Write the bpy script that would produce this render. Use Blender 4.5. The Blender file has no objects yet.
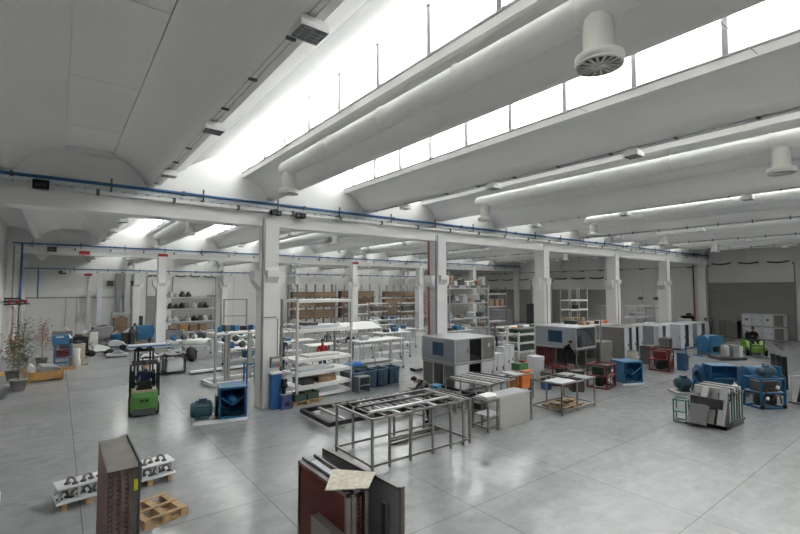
import bpy, math, random
from math import sin, cos, pi, radians as R
from mathutils import Vector, Matrix
S = bpy.context.scene
COL = S.collection
random.seed(7)
# ---------------------------------------------------------------- camera
cam = bpy.data.objects.new('camera', bpy.data.cameras.new('camera')); COL.objects.link(cam)
cam.location = (0, 0, 4.0)
cam.rotation_euler = (R(90 + 2.818), 0, R(52.583 - 90))
cam.data.sensor_width = 36; cam.data.lens = 447 / 800 * 36
cam.data.clip_end = 300
S.camera = cam
# ---------------------------------------------------------------- sky
W = bpy.data.worlds.new('overcast_sky'); S.world = W; W.use_nodes = True
wn = W.node_tree.nodes; wl = W.node_tree.links
bg = wn['Background']; bg.inputs['Strength'].default_value = 6.0
tc = wn.new('ShaderNodeTexCoord'); sp = wn.new('ShaderNodeSeparateXYZ'); rp = wn.new('ShaderNodeValToRGB')
wl.new(tc.outputs['Generated'], sp.inputs[0]); wl.new(sp.outputs['Z'], rp.inputs[0]); wl.new(rp.outputs[0], bg.inputs['Color'])
rp.color_ramp.elements[0].color = (.95, .95, .955, 1); rp.color_ramp.elements[1].color = (1, 1, 1, 1)
# ---------------------------------------------------------------- exposure
S.view_settings.view_transform = 'Standard'; S.view_settings.look = 'None'
S.view_settings.gamma = 1; S.view_settings.use_curve_mapping = False
S.view_settings.exposure = 1.68
S.cycles.use_denoising = True
S.cycles.max_bounces = 10; S.cycles.diffuse_bounces = 7; S.cycles.transparent_max_bounces = 12
S.cycles.caustics_reflective = True; S.cycles.caustics_refractive = False

# ---------------------------------------------------------------- layout numbers
XW, XE = -2.5, 45.6            # left and end wall
Y0, Y3 = -5.2, 48.0            # wall behind, far wall
ROWS = [15.2, 35.4, 47.75]     # beam rows
WINGS = [-1.1, 2.1] + [5.8 + 3.95 * k for k in range(10)]
COLX = [5.8 + 7.9 * k for k in range(5)]
ZB, ZT = 7.08, 7.73            # wing bottom, wing tip
BAYS = [(Y0, 15.0), (15.4, 35.2), (35.6, Y3)]
DROP = {Y0: 0, 15.4: 0, 35.6: -.72}      # the far bay has a lower roof
def lower(o, a): o.location.z += DROP[a]; return o

# skylight portals: they only guide daylight through the glass openings
for k in range(1, len(WINGS)):
    if k < 2: continue
    xg = WINGS[k] - .95
    for (a, b) in BAYS:
        L = bpy.data.lights.new('skylight_portal', 'AREA'); L.shape = 'RECTANGLE'
        L.size = b - a; L.size_y = 1.0; L.cycles.is_portal = True
        o = bpy.data.objects.new('skylight_portal', L); COL.objects.link(o)
        o.location = (xg + .06, (a + b) / 2, 8.36 + DROP[a])
        m = Matrix(((0, 0, 1), (1, 0, 0), (0, 1, 0))).to_4x4()   # local z -> +x, so light goes to -x
        o.rotation_euler = m.to_euler()

# ---------------------------------------------------------------- materials
MATS = {}
def M(name, rgb, rough=.6, metal=0., var=.06, scale=6., bump=0., spec=None):
    if name in MATS: return MATS[name]
    m = bpy.data.materials.new(name); m.use_nodes = True
    n = m.node_tree.nodes; l = m.node_tree.links; b = n['Principled BSDF']
    b.inputs['Roughness'].default_value = rough; b.inputs['Metallic'].default_value = metal
    if spec is not None: b.inputs['Specular IOR Level'].default_value = spec
    t = n.new('ShaderNodeTexCoord'); nz = n.new('ShaderNodeTexNoise'); nz.inputs['Scale'].default_value = scale
    nz.inputs['Detail'].default_value = 4
    l.new(t.outputs['Object'], nz.inputs['Vector'])
    cr = n.new('ShaderNodeValToRGB'); e = cr.color_ramp.elements
    e[0].position = .3; e[1].position = .7
    e[0].color = (*[max(0, c * (1 - var)) for c in rgb], 1); e[1].color = (*[min(1, c * (1 + var)) for c in rgb], 1)
    l.new(nz.outputs['Fac'], cr.inputs['Fac']); l.new(cr.outputs['Color'], b.inputs['Base Color'])
    if bump:
        bp = n.new('ShaderNodeBump'); bp.inputs['Strength'].default_value = bump; bp.inputs['Distance'].default_value = .01
        l.new(nz.outputs['Fac'], bp.inputs['Height']); l.new(bp.outputs['Normal'], b.inputs['Normal'])
    MATS[name] = m; return m

plaster = M('white_painted_concrete', (.80, .795, .78), .75, 0, .03, .7)
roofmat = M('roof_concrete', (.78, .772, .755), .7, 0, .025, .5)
wallmat = M('wall_panel', (.68, .675, .655), .75, 0, .03, .4)
white = M('white_paint', (.78, .78, .77), .45, 0, .03)
ductm = M('duct_white', (.76, .76, .74), .4, 0, .03, 3)
offw = M('off_white_plastic', (.66, .65, .61), .5)
galv = M('galvanised_steel', (.55, .56, .57), .4, .6, .12, 12)
lgrey = M('light_grey_paint', (.50, .51, .51), .5, 0, .06)
mgrey = M('mid_grey_paint', (.27, .27, .27), .5)
dgrey = M('dark_grey_paint', (.09, .09, .09), .5)
black = M('black_paint', (.022, .022, .024), .45)
rubber = M('black_rubber', (.02, .02, .02), .8)
steel = M('bare_steel_tube', (.30, .285, .265), .42, .55, .15, 9)
dsteel = M('dark_mill_steel', (.085, .08, .075), .45, .4, .2, 9)
blue = M('machine_blue', (.018, .12, .27), .4, 0, .12, 5)
blue2 = M('pipe_blue', (.04, .13, .30), .45)
lblue = M('light_blue_paint', (.04, .18, .36), .45)
binb = M('bin_blue_grey', (.07, .12, .19), .55)
motorb = M('motor_blue_grey', (.05, .11, .15), .5)
green = M('truck_green', (.08, .24, .05), .4, 0, .08)
dgreen = M('dark_green_plastic', (.045, .08, .06), .6)
mgreen = M('coil_green', (.03, .13, .09), .5)
red = M('red_paint', (.42, .035, .03), .5)
dred = M('dark_red_frame', (.20, .03, .03), .5)
rust = M('primer_red_coating', (.105, .013, .007), .55, 0, .45, 2.2)
copper = M('copper_fins', (.20, .085, .055), .45, .3, .3, 14)
coilg = M('coil_casing_grey', (.22, .20, .185), .45, .3, .15, 5)
orange = M('orange_paint', (.72, .20, .03), .45)
yellow = M('yellow_paint', (.70, .52, .03), .5)
amber = M('amber_paint', (.52, .30, .05), .5)
wood = M('pallet_wood', (.40, .27, .15), .8, 0, .25, 7, .3)
woodo = M('orange_wood', (.50, .27, .10), .6, 0, .15, 6)
board = M('stacked_board_brown', (.22, .15, .10), .8, 0, .25, 3)
card = M('cardboard', (.32, .23, .15), .85, 0, .12, 5)
paper = M('stained_paper', (.62, .57, .48), .8, 0, .2, 14)
panelg = M('ahu_panel_grey', (.35, .36, .38), .45, .1, .05, 2)
panelb = M('ahu_panel_beige', (.19, .18, .165), .5, .1, .06, 2)
panelw = M('ahu_panel_white', (.66, .68, .72), .4, .1, .05, 2)
slat = M('roller_slats', (.31, .305, .285), .6, 0, .04, 1)
skin = M('skin', (.48, .28, .19), .6)
hairm = M('hair_dark', (.03, .02, .015), .7)
leaf = M('leaf_grey_green', (.14, .17, .10), .6, 0, .3, 9)
leafr = M('dry_red_leaves', (.30, .10, .06), .6, 0, .3, 9)
terracotta = M('concrete_pot', (.30, .29, .27), .8)
bark = M('bark', (.22, .17, .12), .9)
navy = M('navy_cloth', (.02, .03, .07), .9)
blk_cloth = M('black_cloth', (.02, .02, .025), .9)
redc = M('red_cloth', (.42, .02, .03), .9)
greyc = M('grey_cloth', (.25, .24, .24), .9)
whitec = M('white_cloth', (.7, .7, .7), .9)
bluec = M('blue_cloth', (.05, .12, .30), .9)
dashm = M('grey_vent', (.12, .12, .11), .6)
screen = M('dark_glass_panel', (.02, .06, .12), .15, 0, .1, 3)

def glass_mat():
    m = bpy.data.materials.new('skylight_pane'); m.use_nodes = True
    n = m.node_tree.nodes; l = m.node_tree.links; n.clear()
    o = n.new('ShaderNodeOutputMaterial'); mx = n.new('ShaderNodeMixShader'); mx.inputs[0].default_value = .08
    t = n.new('ShaderNodeBsdfTransparent'); t.inputs[0].default_value = (.93, .95, .95, 1)
    g = n.new('ShaderNodeBsdfGlossy'); g.inputs['Roughness'].default_value = .1
    d = n.new('ShaderNodeBsdfTranslucent'); d.inputs[0].default_value = (.92, .93, .92, 1)   # frosted pane
    fx = n.new('ShaderNodeMixShader'); fx.inputs[0].default_value = .9
    l.new(t.outputs[0], fx.inputs[1]); l.new(d.outputs[0], fx.inputs[2])
    l.new(fx.outputs[0], mx.inputs[1]); l.new(g.outputs[0], mx.inputs[2]); l.new(mx.outputs[0], o.inputs[0])
    return m
glass = glass_mat()

def floor_mat():
    m = bpy.data.materials.new('polished_concrete_floor'); m.use_nodes = True
    n = m.node_tree.nodes; l = m.node_tree.links; b = n['Principled BSDF']
    t = n.new('ShaderNodeTexCoord')
    def noise(sc, det=5, vec=None, rough=.55):
        z = n.new('ShaderNodeTexNoise'); z.inputs['Scale'].default_value = sc; z.inputs['Detail'].default_value = det
        z.inputs['Roughness'].default_value = rough
        l.new(vec or t.outputs['Object'], z.inputs['Vector']); return z
    def ramp(fac, p0, c0, p1, c1):
        r = n.new('ShaderNodeValToRGB'); r.color_ramp.elements[0].position = p0; r.color_ramp.elements[1].position = p1
        r.color_ramp.elements[0].color = (c0, c0, c0, 1); r.color_ramp.elements[1].color = (c1, c1, c1, 1)
        l.new(fac, r.inputs['Fac']); return r
    def mul(a, b_, f=1.):
        x = n.new('ShaderNodeMixRGB'); x.blend_type = 'MULTIPLY'; x.inputs[0].default_value = f
        l.new(a, x.inputs[1]); l.new(b_, x.inputs[2]); return x
    mp = n.new('ShaderNodeMapping'); mp.inputs['Scale'].default_value = (1, 3.2, 1); mp.inputs['Rotation'].default_value = (0, 0, R(35))
    l.new(t.outputs['Object'], mp.inputs['Vector'])
    big = ramp(noise(.22, 4).outputs['Fac'], .3, .82, .7, 1.03)
    mid = ramp(noise(1.3, 7, mp.outputs[0], .65).outputs['Fac'], .28, .86, .72, 1.03)
    spk = ramp(noise(3.2, 8, None, .7).outputs['Fac'], .34, .80, .62, 1.04)
    base = n.new('ShaderNodeRGB'); base.outputs[0].default_value = (.385, .392, .405, 1)
    c = mul(base.outputs[0], big.outputs[0]); c = mul(c.outputs[0], mid.outputs[0]); c = mul(c.outputs[0], spk.outputs[0], .7)
    vo = n.new('ShaderNodeTexVoronoi'); vo.inputs['Scale'].default_value = 1.1
    l.new(t.outputs['Object'], vo.inputs['Vector'])
    sc = ramp(vo.outputs['Distance'], .012, .55, .03, 1.0); c = mul(c.outputs[0], sc.outputs[0], .6)   # small round spots
    # saw-cut joints
    br = n.new('ShaderNodeTexBrick'); br.offset = 0; br.inputs['Scale'].default_value = 1
    br.inputs['Brick Width'].default_value = 2.87; br.inputs['Row Height'].default_value = 2.66
    br.inputs['Mortar Size'].default_value = .009; br.inputs['Mortar Smooth'].default_value = .2
    br.inputs['Color1'].default_value = (1, 1, 1, 1); br.inputs['Color2'].default_value = (.96, .96, .96, 1); br.inputs['Mortar'].default_value = (.50, .50, .49, 1)
    mp3 = n.new('ShaderNodeMapping'); mp3.inputs['Location'].default_value = (-.45, -3.2 + 2.66 * 3, 0)
    l.new(t.outputs['Object'], mp3.inputs['Vector']); l.new(mp3.outputs[0], br.inputs['Vector'])
    c = mul(c.outputs[0], br.outputs['Color'])
    l.new(c.outputs[0], b.inputs['Base Color'])
    rr = ramp(noise(.9, 5).outputs['Fac'], .3, .15, .7, .235)
    l.new(rr.outputs[0], b.inputs['Roughness']); b.inputs['Specular IOR Level'].default_value = .5
    bp = n.new('ShaderNodeBump'); bp.inputs['Strength'].default_value = .03; bp.inputs['Distance'].default_value = .003
    l.new(noise(2.2, 6).outputs['Fac'], bp.inputs['Height']); l.new(bp.outputs[0], b.inputs['Normal'])
    return m
floorm = floor_mat()

# ---------------------------------------------------------------- mesh helpers
class MB:
    def __init__(s): s.v = []; s.f = []; s.m = []; s.sm = []; s.mats = []; s.pc = []
    def _mi(s, m):
        if m is None: return 0
        if m not in s.mats: s.mats.append(m)
        return s.mats.index(m)
    def add(s, vs, fs, m=None, smooth=False, cont=False):
        if not cont: s.pc.append((len(s.v), len(s.f)))
        b = len(s.v); s.v += [tuple(v) for v in vs]; k = s._mi(m)
        for f in fs: s.f.append(tuple(i + b for i in f)); s.m.append(k); s.sm.append(smooth)
        return s
    def box(s, x0, x1, y0, y1, z0, z1, m=None, rz=0, c=None):
        vs = [Vector((x, y, z)) for x in (x0, x1) for y in (y0, y1) for z in (z0, z1)]
        if rz:
            c = Vector(c or ((x0 + x1) / 2, (y0 + y1) / 2, 0)); q = Matrix.Rotation(rz, 3, 'Z')
            vs = [q @ (v - c) + c for v in vs]
        return s.add(vs, [(0, 1, 3, 2), (4, 6, 7, 5), (0, 4, 5, 1), (2, 3, 7, 6), (0, 2, 6, 4), (1, 5, 7, 3)], m)
    def cb(s, cx, cy, cz, sx, sy, sz, m=None, rz=0):
        return s.box(cx - sx / 2, cx + sx / 2, cy - sy / 2, cy + sy / 2, cz - sz / 2, cz + sz / 2, m, rz)
    def bar(s, p, q, w, h=None, m=None):
        h = h or w; p = Vector(p); q = Vector(q); d = (q - p).normalized()
        up = Vector((0, 0, 1)) if abs(d.z) < .98 else Vector((0, 1, 0))
        a = d.cross(up).normalized() * w / 2; b = d.cross(a).normalized() * h / 2
        vs = [e + i * a + j * b for e in (p, q) for i, j in ((-1, -1), (1, -1), (1, 1), (-1, 1))]
        return s.add(vs, [(0, 1, 2, 3), (7, 6, 5, 4), (0, 4, 5, 1), (1, 5, 6, 2), (2, 6, 7, 3), (3, 7, 4, 0)], m)
    def tube(s, pts, r, n=10, m=None, cap=True, r2=None):
        pts = [Vector(p) for p in pts]; rings = []; N = len(pts)
        for i, p in enumerate(pts):
            d = (pts[min(i + 1, N - 1)] - pts[max(i - 1, 0)]).normalized()
            up = Vector((0, 0, 1)) if abs(d.z) < .95 else Vector((0, 1, 0))
            a = d.cross(up).normalized(); b = d.cross(a).normalized()
            rr = r if r2 is None else r + (r2 - r) * i / (N - 1)
            rings += [p + a * rr * cos(2 * pi * k / n) + b * rr * sin(2 * pi * k / n) for k in range(n)]
        fs = [(i * n + k, i * n + (k + 1) % n, (i + 1) * n + (k + 1) % n, (i + 1) * n + k) for i in range(N - 1) for k in range(n)]
        s.add(rings, fs, m, True)
        if cap: s.add([rings[k] for k in range(n)], [tuple(range(n))[::-1]], m, False, True); s.add(rings[-n:], [tuple(range(n))], m, False, True)
        return s
    def lathe(s, prof, o=(0, 0, 0), n=20, m=None, axis='z', smooth=True):
        o = Vector(o); vs = []
        for (r, h) in prof:
            for k in range(n):
                a = 2 * pi * k / n; x, y = r * cos(a), r * sin(a)
                vs.append(o + (Vector((x, y, h)) if axis == 'z' else Vector((h, x, y)) if axis == 'x' else Vector((y, h, x))))
        fs = [(i * n + k, i * n + (k + 1) % n, (i + 1) * n + (k + 1) % n, (i + 1) * n + k) for i in range(len(prof) - 1) for k in range(n)]
        return s.add(vs, fs, m, smooth)
    def prism(s, poly, ext, m=None, smooth=False):
        n = len(poly); e = Vector(ext); a = [Vector(p) for p in poly]; b = [p + e for p in a]
        return s.add(a + b, [tuple(range(n))[::-1], tuple(range(n, 2 * n))] + [(i, (i + 1) % n, n + (i + 1) % n, n + i) for i in range(n)], m, smooth)
    def ell(s, c, r, m=None, n=12, h=8, lo=0., hi=1.):
        c = Vector(c); vs = []
        for i in range(h + 1):
            t = pi * (lo + (hi - lo) * i / h)
            for k in range(n):
                a = 2 * pi * k / n; vs.append(c + Vector((r[0] * sin(t) * cos(a), r[1] * sin(t) * sin(a), r[2] * cos(t))))
        return s.add(vs, [(i * n + k, (i + 1) * n + k, (i + 1) * n + (k + 1) % n, i * n + (k + 1) % n) for i in range(h) for k in range(n)], m, True)
    def build(s, name, mat=None, parent=None, loc=None, bevel=0):
        me = bpy.data.meshes.new(name); me.from_pydata(s.v, [], s.f)
        ms = list(s.mats)
        if mat is not None and not ms: ms = [mat]
        for m in ms: me.materials.append(m)
        me.polygons.foreach_set('material_index', s.m); me.polygons.foreach_set('use_smooth', s.sm); me.update()
        o = bpy.data.objects.new(name, me); COL.objects.link(o)
        if parent: o.parent = parent
        if loc: o.location = loc
        if bevel:
            b = o.modifiers.new('edge', 'BEVEL'); b.width = bevel; b.segments = 2; b.limit_method = 'ANGLE'
        return o
def each(mb, name, mat=None, parent=None, per=1):
    """build every primitive (or every `per` of them) of mb as a part of its own"""
    st = mb.pc[::per] + [(len(mb.v), len(mb.f))]
    for (v0, f0), (v1, f1) in zip(st[:-1], st[1:]):
        q = MB(); q.v = mb.v[v0:v1]; q.f = [tuple(i - v0 for i in f) for f in mb.f[f0:f1]]; q.m = mb.m[f0:f1]; q.sm = mb.sm[f0:f1]; q.mats = mb.mats
        q.build(name, mat, parent)
def T(name, label, cat, loc=(0, 0, 0), rz=0, group=None):
    o = bpy.data.objects.new(name, None); COL.objects.link(o); o.location = loc; o.rotation_euler = (0, 0, R(rz))
    o['label'] = label; o['category'] = cat
    if group: o['group'] = group
    return o
def tag(o, label, cat, group=None, kind=None):
    o['label'] = label; o['category'] = cat
    if group: o['group'] = group
    if kind: o['kind'] = kind
    return o
def struct(mb, name, mat=None, parent=None):
    o = mb.build(name, mat, parent)
    if not parent: o['kind'] = 'structure'
    return o
def dup(root, loc, rz=None, label=None, group=None):
    def cp(o, par):
        c = o.copy(); COL.objects.link(c)
        if par: c.parent = par
        for ch in list(o.children): cp(ch, c)
        return c
    r = cp(root, None); r.location = loc
    if rz is not None: r.rotation_euler = (0, 0, R(rz))
    if label: r['label'] = label
    if group: r['group'] = group
    return r
ORD = ['first', 'second', 'third', 'fourth', 'fifth', 'sixth', 'seventh', 'eighth']

# ================================================================ SETTING
struct(MB().box(XW - .3, XE + .3, Y0 - .3, Y3 + .3, -.2, 0), 'floor', floorm)
ZC = 9.6
def wall_panels(axis, lo, hi, pos, out, z1, name, cuts=(), step=2.87, holes=()):
    """concrete wall of upright panels with narrow open joints; axis 'x' runs along x"""
    mb = MB(); g = .012
    e = [lo]
    while e[-1] + step < hi: e.append(e[-1] + step)
    e.append(hi)
    a, b = sorted((pos, pos + out))
    for i in range(len(e) - 1):
        u0, u1 = e[i] + g, e[i + 1] - g
        if axis == 'x': mb.box(u0, u1, a, b, 0, z1)
        else: mb.box(a, b, u0, u1, 0, z1)
    bk = (pos + out * .15, pos + out)      # joint backing
    a, b = sorted(bk)
    if axis == 'x': mb.box(lo - .3, hi + .3, a, b, 0, z1)
    else: mb.box(a, b, lo - .3, hi + .3, 0, z1)
    return struct(mb, name, wallmat)
wall_panels('y', Y0, Y3, XW, -.3, 8.0, 'wall_left')
wall_panels('x', XW, XE, Y3, .3, 8.0, 'wall_far')
wall_panels('y', Y0, Y3, XE, .3, 8.0, 'wall_right')
wall_panels('x', XW, XE, Y0, -.3, 8.0, 'wall_front')

# ---- roof wings
def wing_profile(hl=.97, hr=.97, n=10, steep=False):
    pts = []
    def z(t): return (ZT - ZB) * (1 - (1 - t) ** 2.3) ** .82
    for i in range(n, -1, -1): t = i / n; pts.append((-.13 - t * (hl - .13), ZB + z(t)))
    for i in range(0, n + 1): t = i / n; pts.append((.13 + t * (hr - .13), ZB + ((ZT - ZB) * t ** .85 if steep else z(t))))
    top = [(x, zz + .09) for x, zz in pts]
    top = [(hr, ZT + .07), (hr * .55, ZT + .03), (.2, ZB + .32), (-.2, ZB + .32), (-hl * .55, ZT + .03), (-hl, ZT + .07)]
    return pts, top
for w, X in enumerate(WINGS):
    hl = .97; hr = 1.14 if w == 0 else .97
    p, top = wing_profile(hl, hr, 10, w >= 1)
    for (a, b) in BAYS:
        mb = MB(); n = len(p); vs = []
        for y in (a, b): vs += [(X + x, y, z) for x, z in p]
        mb.add(vs, [(i, i + 1, n + i + 1, n + i) for i in range(n - 1)], None, True)
        k = len(top)
        mb.add([(X + x, y, z) for y in (a, b) for x, z in top], [(i, i + 1, k + i + 1, k + i) for i in range(k - 1)])
        # closed ends and tip edges
        ring = p + top; mb.add([(X + x, a, z) for x, z in ring], [tuple(range(len(ring)))[::-1]]); mb.add([(X + x, b, z) for x, z in ring], [tuple(range(len(ring)))])
        for sx, h in ((-1, hl), (1, hr)):
            mb.add([(X + sx * h, y, z) for y in (a, b) for z in (ZT, ZT + .07)], [(0, 1, 3, 2)])
        lower(struct(mb, 'ceiling', roofmat), a)
# ---- flat infill panels (closed strips) over the two left gaps
for (x0, x1) in ((WINGS[0] + 1.14, WINGS[1] - .97), (XW, WINGS[0] - .97), (WINGS[-1] + .97, XE)):
    for (a, b) in BAYS:
        mb = MB(); y = a
        while y < b - .05:
            y2 = min(b, y + 2.95); mb.box(x0 + .012, x1 - .012, y + .01, y2 - .012, ZT + .015, ZT + .12); y = y2
        mb.box(x0 - .25, x1 + .25, a, b, ZT + .055, ZT + .2)
        if x0 > -1 and x1 < 3: mb.box(x0 + .02, x1 - .02, b - .6, b - .2, ZT - .10, ZT + .02)
        lower(struct(mb, 'ceiling', roofmat), a)
# ---- sheds: sloping lid + upright glazing
wi = 0
for k in range(2, len(WINGS)):
    xa, xb = WINGS[k - 1] + .97, WINGS[k] - .95
    for (a, b) in BAYS:
        wi += 1
        mb = MB()
        zt = 8.86
        n = 6; low = []
        for i in range(n + 1):
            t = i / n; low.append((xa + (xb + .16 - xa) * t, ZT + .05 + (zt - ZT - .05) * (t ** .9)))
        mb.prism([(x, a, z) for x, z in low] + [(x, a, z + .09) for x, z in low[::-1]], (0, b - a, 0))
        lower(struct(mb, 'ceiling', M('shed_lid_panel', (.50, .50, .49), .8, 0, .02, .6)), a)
        # sill upstand
        mb = MB().box(xb - .05, xb + .05, a, b, ZT - .02, ZT + .13)
        lower(struct(mb, 'ceiling', roofmat), a)
        fr = MB(); z0, z1 = ZT + .13, zt - .01
        fr.box(xb - .06, xb + .03, a, b, z0, z0 + .05); fr.box(xb - .06, xb + .03, a, b, z1 - .06, z1)
        y = 11.42
        ys = []
        while y > a + .3: y -= 1.49
        while y < a + .3: y += 1.49
        while y < b - .2: ys.append(y); y += 1.49
        for y in ys: fr.box(xb - .08, xb + .04, y - .045, y + .045, z0, z1)
        win = lower(struct(fr, f'window_{wi}', M('window_frame_grey', (.30, .30, .30), .5)), a)
        MB().box(xb - .004, xb + .004, a, b, z0 + .04, z1 - .03).build('pane', glass, win)
# ---- main beams, closure walls above
for r, Y in enumerate(ROWS):
    if r == 2: continue
    mb = MB()
    mb.box(XW, XE, Y - .36, Y + .36 if r < 2 else Y3, 6.15, 6.58)
    mb.box(XW, XE, Y - .2, Y + .2 if r < 2 else Y3, 6.58, 7.1)
    mb.box(XW, XE, Y - .2, Y + .2 if r < 2 else Y3, 7.1, ZT + .1)
    for k in range(2, len(WINGS)):
        xa, xb = WINGS[k - 1] + .97, WINGS[k] - .95
        mb.prism([(xa, Y - .2, ZT + .1), (xb + .1, Y - .2, ZT + .1), (xb + .1, Y - .2, 8.9)], (0, .4 if r < 2 else .44, 0))
    struct(mb, 'ceiling_beam', plaster)
# gables at the wall behind the camera
mb = MB()
for k in range(2, len(WINGS)):
    xa, xb = WINGS[k - 1] + .97, WINGS[k] - .95
    mb.prism([(xa, Y0, ZT), (xb + .1, Y0, ZT), (xb + .1, Y0, 8.9)], (0, .08, 0))
struct(mb, 'trim_1', plaster)

# ---- columns
def column(X, Y, lab, left_low=False):
    mb = MB()
    mb.box(X - .24, X + .24, Y - .42, Y + .2, 4.45, 6.42)       # upper shaft
    mb.box(X - .30, X + .30, Y - .42, Y + .26, 0, 4.35)         # lower shaft
    for s in (-1, 1):                                            # corbels
        mb.prism([(X + s * .30, Y - .3, 3.95), (X + s * .30, Y - .3, 4.6), (X + s * .55, Y - .3, 4.6), (X + s * .55, Y - .3, 4.28)][::s], (0, .5, 0))
    mb.prism([(X - .30, Y - .42, 4.35), (X + .30, Y - .42, 4.35), (X + .24, Y - .42, 4.5), (X - .24, Y - .42, 4.5)][::-1], (0, .68, 0))
    mb.prism([(X - .2, Y - .42, 4.62), (X - .2, Y - .56, 4.62), (X - .2, Y - .56, 4.42), (X - .2, Y - .42, 4.2)], (.4, 0, 0))
    o = mb.build('column', plaster)
    return tag(o, lab, 'column', None, 'structure')
for r, Y in enumerate(ROWS):
    for i, X in enumerate(COLX):
        column(X, Y if r < 2 else Y3 - .12, f"{ORD[i]} white concrete column from the left in the {('front', 'middle', 'far')[r]} row")
    # half column on the left wall and on the end wall
    for X in (XW + .1, XE - .1):
        mb = MB().box(min(X, X + .3 * (1 if X < 0 else -1)), max(X, X + .3 * (1 if X < 0 else -1)), Y - .3, Y + .3, 0, 6.3)
        tag(mb.build('column', plaster), f"flat white half column on the {'left' if X < 0 else 'right end'} wall under the {('front', 'middle', 'far')[r]} beam", 'column', None, 'structure')

# ---- roller doors
def roller_door(n, axis, pos, u0, u1, h, htop):
    mb = MB(); N = int(h / .19)
    for i in range(N):
        z = i * h / N
        def ex(u, d, zz): return (u, pos - d, zz) if axis == 'x' else (pos - d, u, zz)
        hh = h / N
        prof = [(.03, z), (.065, z + .03), (.065, z + hh - .03), (.03, z + hh)]
        vs = [ex(u, d, zz) for u in (u0, u1) for d, zz in prof]
        mb.add(vs, [(j, j + 1, 5 + j, 4 + j) for j in range(3)])
    d = struct(mb, f'door_{n}', slat)
    fm = MB()
    for u in (u0, u1):
        if axis == 'x': fm.box(u - .07, u + .07, pos - .12, pos, 0, htop)
        else: fm.box(pos - .12, pos, u - .07, u + .07, 0, htop)
    fm.build('door_frame', mgrey, d)
    hd = MB()
    if axis == 'x': hd.box(u0, u1, pos - .16, pos - .01, h, htop - .15)
    else: hd.box(pos - .16, pos - .01, u0, u1, h, htop - .15)
    hd.build('door_hood', wallmat, d)
    vn = MB(); L = (u1 - u0) / 3
    for k in range(3):
        c = u0 + L * (k + .5)
        pts = []
        for j in range(7):
            t = j / 6 - .5; u = c + t * L * .72; z = htop + .12 - .1 * (1 - (2 * t) ** 2)
            pts.append((u, pos - .1, z) if axis == 'x' else (pos - .1, u, z))
        vn.tube(pts, .07, 6)
    vn.build('cable_festoon', dashm, d)
    return d
roller_door(1, 'y', XE, 9.0, 14.75, 4.55, 6.1)
roller_door(2, 'y', XE, 24.0, 30.4, 3.95, 5.1)
roller_door(3, 'y', XE, 33.4, 40.6, 3.95, 5.1)
roller_door(4, 'x', Y3, 6.7, 8.1, 3.35, 5.2)
roller_door(5, 'x', Y3, 8.9, 12.8, 3.3, 5.2)
# wall frieze rail along far and left walls and grey conduits
struct(MB().box(XW, 5.2, Y3 - .05, Y3, 3.2, 3.32), 'trim_2', mgrey)
struct(MB().box(XW, XW + .05, 16, Y3, 3.2, 3.32), 'trim_3', mgrey)
mb = MB()
for k in range(30):
    if k % 2 == 0: mb.box(XE - .06, XE, 16 + k * 1.05, 16 + k * 1.05 + .5, 5.9, 5.98)
struct(mb.box(XE - .05, XE, 15.6, Y3, 5.98, 6.02), 'trim_4', dashm)
# ================================================================ SERVICES
ROWN = ['front', 'middle', 'far']
def tray_run(Y, z, x0, x1, row):
    t = T('cable_tray', f'long galvanised cable tray fixed along the {row} roof beam', 'cable tray', (x0, Y, z))
    L = x1 - x0
    mb = MB().box(0, L, -.10, -.085, -.17, -.03).box(0, L, .09, .10, -.17, -.03)
    x = 0
    while x < L: mb.box(x, x + .04, -.10, .10, -.17, -.155); x += .3
    mb.build('tray', M('tray_zinc', (.66, .68, .70), .45, .25, .12, 12), t)
    br = MB(); x = .9
    while x < L: br.box(x - .025, x + .025, -.13, .13, -.20, -.17).box(x - .02, x + .02, -.26, -.23, -.24, .14); x += 2.4
    each(br, 'bracket', dgrey, t, 2)
    cb = MB()
    for j, (dy, m) in enumerate(((-.05, black), (0, mgrey), (.05, black))): cb.tube([(0, dy, -.13), (L, dy, -.13)], .016, 6, m)
    each(cb, 'cable', None, t)
    p = T('air_pipe', f'blue compressed air pipe running along the {row} roof beam', 'pipe', (x0, Y - .17, z - .03))
    MB().tube([(0, 0, 0), (L, 0, 0)], .045, 10).build('pipe', blue2, p)
    cl = MB(); x = 1.2
    while x < L: cl.box(x - .03, x + .03, -.06, .17, -.06, .06); x += 3.95
    each(cl, 'clamp', dgrey, p)
    w = T('lighting_trunking', f'white trunking with small clamps under the cable tray of the {row} beam', 'trunking', (x0, Y - .10, z - .27))
    MB().box(2.5, L, -.06, .06, -.05, .05).build('trunk', white, w)
    cl = MB(); x = 3.
    while x < L: cl.box(x - .04, x + .04, -.08, .08, -.07, .08); x += 1.9
    each(cl, 'clamp', dgrey, w)
tray_run(ROWS[0] - .38, 6.92, XW + .3, XE - .2, 'front')
tray_run(ROWS[1] - .38, 6.78, XW + .3, XE - .2, 'middle')
tray_run(ROWS[2] - .56, 5.72, XW + .3, XE - .3, 'far')
# dark control boxes on the beams, close to the left wall
for r, (x, z) in enumerate(((-.42, 6.68), (-.35, 6.45), (.3, 5.45))):
    y = ROWS[r] - (.57 if r < 2 else -.14)
    t = T('junction_box', f'dark blue-black control box on the {ROWN[r]} roof beam near the left wall', 'control box', (x, y, z))
    s = (1, 1.35, 1.5)[r]
    MB().box(-.17 * s, .17 * s, -.11, .09, -.11 * s, .11 * s).build('enclosure', M('box_navy', (.012, .014, .03), .4), t, bevel=.015)
    MB().box(-.12 * s, .12 * s, -.125, -.11, -.06 * s, .02 * s).build('label_plate', dgrey, t)
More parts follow.
